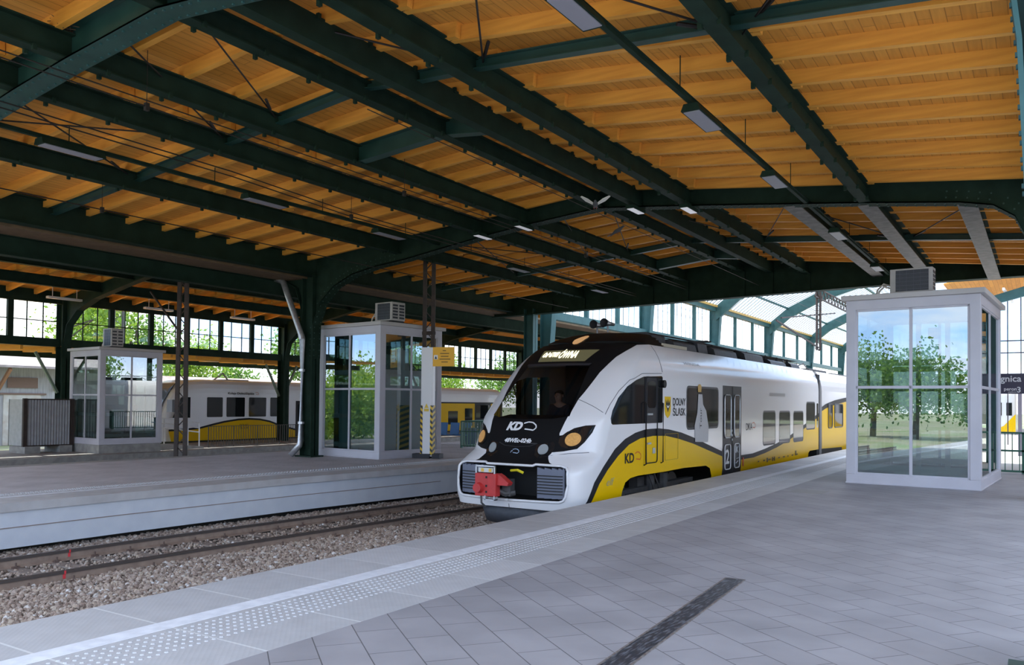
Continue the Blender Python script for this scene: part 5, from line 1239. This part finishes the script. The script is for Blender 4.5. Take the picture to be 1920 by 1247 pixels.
# ------------------------------------------------------------------ far train on the left
XT = -37.0
T2 = thing('train', 'white and yellow railcar standing at the low platform beyond the green columns', 'train', (XT-1.4, 27, -.9))
secs = [(25.25, .35, .8), (25.4, .75, 1.0), (25.75, 1.6, 1.2), (26.1, 2.25, 1.3), (26.6, 2.60, 1.36), (27.06, 2.74, 1.39), (28, 2.80, 1.4), (56, 2.80, 1.4)]
q = MB(); n = 14
for y, zt, w in secs:
    prof_ = [(-w, -.42), (-w, max(.2, zt-.72)), (-w*.985, max(.22, zt-.48)), (-w*.93, zt-.25), (-w*.80, zt-.10), (-w*.55, zt-.02), (-w*.2, zt)]
    prof_ = prof_+[(-x, z) for x, z in prof_[::-1]]
    q.v += [(XT-1.4+x, y, z) for x, z in prof_]
for i in range(len(secs)-1):
    for k in range(n): q.f.append((i*n+k, i*n+(k+1) % n, (i+1)*n+(k+1) % n, (i+1)*n+k))
q.f += [tuple(range(n)), tuple((len(secs)-1)*n+k for k in range(n))]
o = q.build('body_shell', mat('railcar_white', (.84, .87, .93), .3, coat=.2), T2)
xp = XT+.012
def pan(pl, name, m, parent=T2, off=0):
    q = MB(); q.prism(pl, lambda a, c, d: (d, a, c), xp-.01+off, xp+off); return q.build(name, m, parent)
arc2 = [(25.75, .10), (26.6, .12), (27.6, .19), (28.4, .36), (29.1, .49), (30.0, .60), (30.76, .63), (31.5, .59), (32.2, .47), (33, .22), (34.2, -.05), (35.5, .05), (37.5, .6), (39.5, 1.15), (42, 1.55), (46, 1.62), (56, 1.62)]
pan([(25.9, -.42)]+arc2+[(56, -.42)], 'yellow_band', PYEL)
q = MB(); q.ribbon([(a, c+.10) for a, c in arc2], arc2, lambda a, c, d: (d, a, c), xp-.01, xp+.004); q.build('dark_wave_stripe', PSTR, T2)
for a, b_, c, d_ in ((28.0, 28.98, .80, 1.85), (29.24, 30.44, .80, 1.86), (30.73, 31.93, .80, 1.87), (32.24, 33.3, .80, 1.88), (38.5, 39.6, .75, 1.7), (40.2, 41.3, .75, 1.7), (42, 43.2, .75, 1.7), (44, 45.2, .75, 1.7), (46.6, 47.8, .3, 1.1), (49, 50.2, .05, 1.05), (51.1, 52.1, -.1, 1.25)):
    pan(rrect(a, b_, c, d_, .05), 'side_window', TWIN, off=.006)
pan([(25.95, .78), (26.45, 1.84), (26.98, 1.84), (26.98, .78)], 'cab_side_window', TWIN, off=.006)
q = MB(); q.ribbon([(25.72, 1.62), (26.04, 2.25), (26.42, 2.52)], [(25.36, .80), (25.67, 1.5), (26.3, 2.44)], lambda a, c, d: (d, a-.02, c+.03), XT-2.35, XT-.42); q.build('windscreen', mat('railcar_screen', (.12, .14, .18), .06), T2)
for a, b_ in ((34.15, 35.0), (52.4, 54.6)):
    dd_ = pan([(a, -.40), (b_, -.40), (b_, 1.70), (a, 1.70)], 'passenger_door', GREYP, off=.005)
    pan(rrect(a+.15, b_-.15, .45, 1.5, .06), 'door_pane', TWIN, dd_, .010)
    text('class_number', '2', .42, lambda p, c, a=a: (xp+.016, a+.28+p, -.25+c), LW, dd_, bold=.008)
text('side_lettering', 'Koleje Dolnośląskie', .17, lambda p, c: (xp+.008-.05*0, 29.3+p, 2.02+c), LB_, T2, width=1.75, bold=.003)
swoosh(lambda p, c: (xp+.008, 31.15+p, 2.05+c), .8, mat('swoosh_red', (.6, .10, .02), .4), T2, 'side_emblem')
text('side_lettering', 'DOLNY', .16, lambda p, c: (xp+.008, 30.1+p, .30+c), LB_, T2, width=.6)
text('side_lettering', 'ŚLĄSK', .16, lambda p, c: (xp+.008, 30.1+p, .14+c), LB_, T2, width=.6)
q = MB(); q.box(XT-2.6, XT-.1, 26.4, 55, -.95, -.42); q.build('underframe', BLACKM, T2)
q = MB(); q.box(XT-2.2, XT-1, 30, 31.5, 2.6, 2.85).box(XT-2.2, XT-1, 36, 39, 2.6, 2.8).bar((XT-1.8, 29.6, 2.7), (XT-1.2, 29.9, 3.2), .06, .06).bar((XT-1.2, 29.9, 3.2), (XT-1.4, 30.5, 2.7), .06, .06); q.each('roof_gear', mat('roof_gear_pale', (.35, .35, .36), .5), T2)

# ------------------------------------------------------------------ corrugated hut, sheds
t = thing('corrugated_enclosure', 'grey corrugated metal enclosure standing on blocks at the far left edge', 'enclosure', (-34.6, 18.2, -.5))
CORR = mat('corrugated_grey', (.27, .27, .285), .6, var=(.33, .33, .345), scale=4)
q = MB(); n = 64; y0, y1 = 17.32, 19.12; tp, bo = [], []
for i in range(n+1):
    y = y0+(y1-y0)*i/n; x = -34.0+.028*math.cos(i/n*16*2*math.pi); tp.append((x, y))
q.ribbon(tp, [(x-.02, y) for x, y in tp], lambda a, c, d: (a, c, d), -.2, 1.66); q.build('corrugated_front', CORR, t)
q = MB(); q.box(-35.2, -34.06, 17.2, 17.24, -.2, 1.66).box(-35.2, -35.16, 17.2, 19.12, -.2, 1.66).box(-35.2, -34.0, 19.08, 19.12, -.2, 1.66); q.each('side_panel', mat('hut_pale', (.45, .46, .46), .6, var=(.38, .39, .39), scale=5), t)
q = MB()
for x, y in ((-34.0, 17.22), (-34.0, 19.12)): q.box(x-.06, x+.06, y-.07, y+.07, -.22, 1.7)
q.box(-34.03, -33.97, 17.2, 19.12, 1.64, 1.69).box(-34.03, -33.97, 17.2, 19.12, -.24, -.18); q.build('dark_frame', BROWN, t)
q = MB(); q.box(-35.1, -33.9, 17.2, 17.8, -.5, -.22).box(-35.1, -33.9, 18.6, 19.1, -.5, -.22); q.each('block', CONC, t)
SHW = mat('shed_boards', (.36, .35, .37), .85, var=(.26, .25, .26), scale=3, stretch=(1, 6, .4))
t = thing('goods_shed', 'weathered grey goods shed with a broad sunlit roof at the far left', 'building', (-53, 20, -1))
q = MB(); q.box(-60, -50, 6, 27.2, -1.05, 3.55); q.build('walls', SHW, t)
q = MB(); q.ribbon([(-61, 3.6), (-58, 4.5), (-55, 4.95), (-52, 4.5), (-48.4, 3.55)], [(-61, 3.5), (-58, 4.4), (-55, 4.85), (-52, 4.4), (-48.4, 3.42)], xz, 5, 28.3); q.build('roof', mat('felt_roof', (.32, .27, .26), .8, var=(.24, .20, .19), scale=2), t)
q = MB(); q.box(-50.0, -49.94, 24.1, 26.2, -1, 1.9); dr = q.build('sliding_door', mat('shed_door', (.46, .44, .42), .8, var=(.36, .30, .26), scale=2), t)
q = MB(); q.box(-49.96, -49.9, 23.8, 26.5, 1.9, 2.0).box(-49.96, -49.92, 24.3, 26.0, 2.3, 2.9); q.build('door_rail', mat('shed_rust', (.16, .10, .08), .8), t)
q = MB()
for y in (12, 16, 20, 23.8, 27): q.bar((-49.9, y, 2.2), (-48.6, y, 3.35), .16, .16)
q.each('eaves_strut', mat('shed_strut', (.30, .15, .09), .8), t)
t = thing('long_shed', 'long low shed with a brownish roof behind the white and yellow railcar', 'building', (-56, 46, -1))
q = MB(); q.box(-60, -52, 31, 66, -1.05, 2.1); q.build('walls', SHW, t)
q = MB(); q.ribbon([(-61, 2.2), (-56, 3.5), (-51, 2.2)], [(-61, 2.1), (-56, 3.4), (-51, 2.1)], xz, 30.5, 66.5); q.build('roof', mat('brown_roof', (.27, .20, .17), .85, var=(.20, .15, .13), scale=2), t)

# ------------------------------------------------------------------ trees
LEAF = None
def leaf_mat(name, c1, c2):
    m = bpy.data.materials.new(name); m.use_nodes = True; n = m.node_tree.nodes; l = m.node_tree.links; b = n['Principled BSDF']
    g = n.new('ShaderNodeNewGeometry'); c = n.new('ShaderNodeValToRGB'); c.color_ramp.elements[0].color = (*c1, 1); c.color_ramp.elements[1].color = (*c2, 1)
    l.new(g.outputs['Random Per Island'], c.inputs[0]); l.new(c.outputs[0], b.inputs['Base Color']); b.inputs['Roughness'].default_value = .5
    t_ = n.new('ShaderNodeBsdfTranslucent'); l.new(c.outputs[0], t_.inputs[0]); ms = n.new('ShaderNodeMixShader'); ms.inputs[0].default_value = .45
    l.new(b.outputs[0], ms.inputs[1]); l.new(t_.outputs[0], ms.inputs[2]); l.new(ms.outputs[0], n['Material Output'].inputs[0]); return m
LEAVES = [leaf_mat('leaves_fresh', (.10, .22, .02), (.34, .46, .05)), leaf_mat('leaves_deep', (.06, .15, .02), (.20, .34, .05))]
BARK = mat('bark', (.09, .065, .05), .9)
def tree(x, y, h, r, label, kind=0, seed=1, n=2600, z0=-1):
    import numpy as np
    g = np.random.default_rng(seed); t = thing('tree', label, 'tree', (x, y, z0))
    q = MB(); q.tube([(x, y, z0), (x+.1, y, z0+h*.3), (x, y+.15, z0+h*.75)], [.28, .22, .08], 8)
    for k in range(6):
        a = k*1.05+seed; q.tube([(x, y, z0+h*(.28+.06*k)), (x+math.cos(a)*r*.6, y+math.sin(a)*r*.6, z0+h*(.5+.06*k))], [.1, .03], 6)
    q.build('trunk', BARK, t)
    nc = 26; C_ = g.normal(size=(nc, 3)); C_ /= np.linalg.norm(C_, axis=1, keepdims=True); C_ *= g.uniform(.35, 1, (nc, 1))*np.array([r*.8, r*.8, h*.34]); C_ += np.array([x, y, z0+h*.64])
    k = g.integers(0, nc, n); P = C_[k]+g.normal(size=(n, 3))*r*.20
    s = g.uniform(.10, .24, n)[:, None]; u = g.normal(size=(n, 3)); u /= np.linalg.norm(u, axis=1, keepdims=True); v = np.cross(u, g.normal(size=(n, 3))); v /= np.linalg.norm(v, axis=1, keepdims=True)
    V = np.stack([P-u*s, P+v*s*.55, P+u*s, P-v*s*.55], 1).reshape(-1, 3); F = np.arange(4*n).reshape(n, 4)
    me = bpy.data.meshes.new('foliage'); me.from_pydata(V.tolist(), [], F.tolist()); me.materials.append(LEAVES[kind])
    o = bpy.data.objects.new('foliage', me); COL.objects.link(o); o.parent = t; o.matrix_parent_inverse = Matrix.Translation(-t.location)
TL = [(-66, 28, 11, 3.6, 'pale leafy tree seen through the leftmost panes of the outer hall', 0), (-62, 36.5, 13, 4.6, 'large bright green tree above the corrugated hut and far lift', 0),
      (-66, 42.5, 12.5, 4.4, 'bright green tree right of the large one, over the far lift', 1), (-70, 51, 9, 3.6, 'low leafy tree above the front of the railcar', 0), (-72, 58, 6.8, 3.4, 'low bushy tree above the middle of the railcar', 1),
      (-66, 62, 11, 4.0, 'leafy tree left of the downpipe behind the second column', 1), (-74, 74, 8.5, 4.0, 'pale bushy tree between column and island lift', 0), (-66, 74, 7.2, 3.8, 'bushy dark tree behind the long shed roof', 1),
      (-75, 98, 9, 4.6, 'pale tree over the yellow part of the railcar', 0), (-70, 106, 10, 4.5, 'green tree just left of the train nose', 1), (-72, 118, 12, 5, 'tall green tree seen through panes behind the train nose', 1)]
for i, (x, y, h, r, lb, k) in enumerate(TL): tree(x, y, h, r, lb, k, i+3, 5200)
for i, (x, y, h) in enumerate(((-15.5, -36, 7.5), (-20, -40, 8), (-11.5, -44, 4.5), (-50, -14, 11), (-62, -22, 13), (-40, -8, 10), (-1, -50, 4.5), (26, 12, 9), (27, 21, 10), (25, 30, 8), (28, 40, 10), (27, 52, 9))):
    tree(x, y, h, 4, ('tree outside the picture, mirrored in glass and paint, %s' % ('nearest to the tracks behind the viewer', 'behind the nearest', 'low one by the tracks', 'left over the sheds', 'farthest left', 'left and close', 'small at the right', 'first of the right hand row', 'second of the right hand row', 'third of the right hand row', 'fourth of the right hand row', 'last of the right hand row')[i]), 1, 40+i, 5500)
for i, (x, y) in enumerate(((-54, -7), (-60, -12), (-66, -15), (-72, -20), (-48, -2))):
    tree(x, y, 8.5, 4.2, 'low bushy tree outside the picture, mirrored in the island lift, %s' % ('second', 'third', 'fourth', 'farthest', 'nearest')[i], 0, 70+i, 5000, -4.2)
# lattice mast outside
t = thing('line_mast', 'brown lattice mast outside, seen through the leftmost panes', 'mast', (-46, 25.4, -1))
b = MB(); lattice(b, -46, 25.4, -1, 8.2, .5, .35, R(40)); b.bar((-46, 25.4, 5.6), (-44.3, 26, 6.1), .06, .06).bar((-46, 25.4, 4.9), (-44.3, 26, 6.1), .05, .05); b.build('lattice', BROWN, t)
t = thing('line_mast', 'dark lattice mast outside, seen beside the knee of the first outer column', 'mast', (-44, 27.3, -1))
b = MB(); lattice(b, -44, 27.3, -1, 8.2, .6, .45, R(40)); b.build('lattice', mat('dark_lattice', (.03, .035, .035), .6), t)

# ------------------------------------------------------------------ pigeons and nest
FEA = mat('feather_grey', (.10, .105, .12), .7); FEW = mat('feather_white', (.92, .90, .86), .6)
def bird(x, y, z, label, flying, ang):
    t = thing('pigeon', label, 'bird', (x, y, z)); c, s = math.cos(ang), math.sin(ang)
    P = lambda a, b_, h: (x+c*a-s*b_, y+s*a+c*b_, z+h)
    tl = 0 if flying else .7
    pts = [(-.15, 0, -.06*tl*2), (-.06, 0, 0), (.04, 0, .05*tl), (.11, 0, .10*tl+.03), (.155, 0, .12*tl+.055), (.19, 0, .12*tl+.05)]
    skin('body', [P(*p) for p in pts], [(i, i+1) for i in range(5)], [.022, .055, .065, .035, .033, .012], FEA, t, 2)
    q = MB(); q.add([P(-.14, -.03, -.1*tl), P(-.14, .03, -.1*tl), P(-.28, .06, -.18*tl-.01), P(-.28, -.06, -.18*tl-.01), P(-.14, -.03, -.1*tl+.012), P(-.14, .03, -.1*tl+.012), P(-.28, .06, -.18*tl+.0), P(-.28, -.06, -.18*tl+.0)],
       [(0, 1, 2, 3), (4, 7, 6, 5), (0, 4, 5, 1), (1, 5, 6, 2), (2, 6, 7, 3), (3, 7, 4, 0)]); q.build('tail', FEA, t)
    q = MB(); q.tube([P(.185, 0, .12*tl+.05), P(.215, 0, .12*tl+.042)], [.008, .002], 6); q.build('beak', mat('beak', (.2, .16, .12), .5), t)
    for sd in (-1, 1):
        if flying: w = [(.06, .05*sd, .03), (.10, .16*sd, .10), (.08, .30*sd, .17), (-.02, .33*sd, .18), (-.10, .22*sd, .10), (-.09, .06*sd, .02)]
        else: w = [(.07, .05*sd, .07), (.02, .068*sd, .045), (-.10, .05*sd, -.06), (-.2, .025*sd, -.14), (-.12, .03*sd, -.03), (0, .04*sd, .06)]
        q = MB(); q.add([P(*p) for p in w]+[P(a, b_, h+.012) for a, b_, h in w], [tuple(range(6)), tuple(range(11, 5, -1))]+[(i, (i+1) % 6, 6+(i+1) % 6, 6+i) for i in range(6)]); q.build('wing', FEW if flying else FEA, t)
    q = MB()
    for sd in (-1, 1): q.tube([P(0, .025*sd, -.03), P(.01, .025*sd, -.10)], .006, 5)
    q.each('leg', mat('bird_leg', (.35, .10, .08), .6), t)
bird(-8.3, 16.3, 6.1, 'pigeon with raised pale wings fluttering below the ridge of the middle frame', True, R(-64))
bird(-9.75, 20.5, 6.42, 'dark pigeon perched on a bracing rod in the far bay', False, R(20))
q = MB()
for i in range(60):
    a = rnd.uniform(0, 6.28); rr = rnd.uniform(.04, .12); x, y, z = -11.05+rr*math.cos(a), 6.0+rr*math.sin(a), zb(-11.05)+.40+rnd.uniform(0, .12)
    d = Vector((rnd.uniform(-1, 1), rnd.uniform(-1, 1), rnd.uniform(-.3, .3))).normalized()*.09; q.tube([Vector((x, y, z))-d, Vector((x, y, z))+d], .006, 4)
tag(q.build('bird_nest', mat('straw', (.16, .10, .06), .9)), 'small untidy bird nest on the nearest frame at the top left', 'nest')

# ------------------------------------------------------------------ right background behind the lift
t = struct(thing('window_%d' % wn, 'x', 'x', (1, 44, 0))); del t['label'], t['category']
q = MB()
for x in (-2.2, -1.3, -.78, .6, 2, 3.4): q.box(x-.022, x+.022, 43.98, 44.02, 0, 7.5)
for z in (4.75, 4.2): q.box(-3, 5, 43.97, 44.03, z-.025, z+.025)
q.build('glazing_bars', mat('dark_purple_steel', (.05, .045, .07), .5), t)
q = MB(); q.box(-3, 5, 43.995, 44.005, 0, 7.5); q.build('pane', PANE, t)
b = MB(); b.ribbon([(-3.2, 6.5), (0.6, 7.3), (4, 7.6)], [(-3.2, 6.44), (.6, 7.24), (4, 7.54)], xz, 36, 44); struct(b.build('ceiling.003', PLANK))
t = thing('roof_rib', 'curved grey-green rib of the next hall roof, right of the large lift', 'roof beam', (0, 37, 6))
b = MB(); b.ribbon([(-3.4, 5.5), (-1.3, 6.1), (0.4, 6.6), (3, 7.1)], [(-3.4, 5.2), (-1.3, 5.75), (.4, 6.2), (3, 6.7)], xz, 36.9, 37.1); b.build('rib', TEAL, t)
b = MB()
for x in (-1.9, -1.2, -.5, .2): b.bar((x, 36.2, 6.0+.25*(x+1.9)), (x+.1, 44, 6.35+.25*(x+1.9)), .08, .1)
b.each('rafter', WHITE, t)
t = thing('distant_railcar', 'distant white and yellow train end visible right of the large lift', 'train', (-2, 60, -.5))
q = MB(); q.box(-4.2, -1.34, 60, 78, -.1, 2.75); q.build('body_shell', PWHITE, t, bevel=.25)
q = MB(); q.box(-1.85, -1.55, 59.97, 60.0, 1.2, 2.0).box(-2.6, -2.1, 59.97, 60, 1.2, 2.0); q.each('window', TWIN, t)
q = MB(); q.add([(-2.9, 59.97, .1), (-1.36, 59.97, .1), (-1.36, 59.97, 1.3), (-2.0, 59.97, .55)], [(0, 1, 2, 3)]); q.build('yellow_band', PYEL, t)
t = thing('lamp_post', 'grey post standing on the platform behind the green railing at the right edge', 'post', (-.62, 34, 0))
q = MB(); q.box(-.70, -.58, 34, 34.12, 0, 2.3); q.build('post', mat('violet_grey', (.20, .19, .25), .5), t)
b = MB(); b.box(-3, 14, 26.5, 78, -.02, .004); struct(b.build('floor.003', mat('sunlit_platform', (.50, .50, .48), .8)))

t = thing('added_building', 'long tan building added beyond the right hand hall, outside the picture, to darken reflections', 'building', (20, 100, 0))  # unseen building added to dim what the train side reflects
q = MB(); q.box(1.5, 45, 96, 110, 0, 10); q.build('walls', mat('tan_render', (.22, .19, .16), .8, var=(.17, .15, .13), scale=1), t)
q = MB()
for k in range(8):
    for z in (1.2, 5.2): q.box(4+5*k, 6+5*k, 95.95, 96, z, z+2.6)
q.each('window', TWIN, t)
q = MB(); q.ribbon([(1, 10), (23, 13), (46, 10)], [(1, 9.9), (23, 9.9), (46, 9.9)], xz, 95.5, 110.5); q.build('roof', mat('brown_roof', (.27, .20, .17), .85), t)

t = thing('catenary_support', 'dark hanging catenary post with slanting arms in front of the glazed hall', 'mast', (-12, 55, 5))
b = MB(); lattice(b, -12, 55, 5.25, 9.3, .22, .22, R(33)); b.bar((-12, 54.2, 5.35), (-12, 55.3, 5.25), .07, .07); b.build('drop_post', BROWN, t)
b = MB(); b.bar((-12, 45, 6.28), (-12, 54.9, 5.42), .08, .08).bar((-12, 46, 6.5), (-12, 60, 8.1), .08, .08); b.bar((-12, 54, 8.6), (-12, 66, 8.6), .09, .09).bar((-12, 54, 9.2), (-12, 66, 9.2), .09, .09)
for k in range(12): b.bar((-12, 54+k, 8.6), (-12, 54.5+k, 9.2), .05, .05).bar((-12, 54.5+k, 9.2), (-12, 55+k, 8.6), .05, .05)
b.build('stay_arms', BROWN, t)
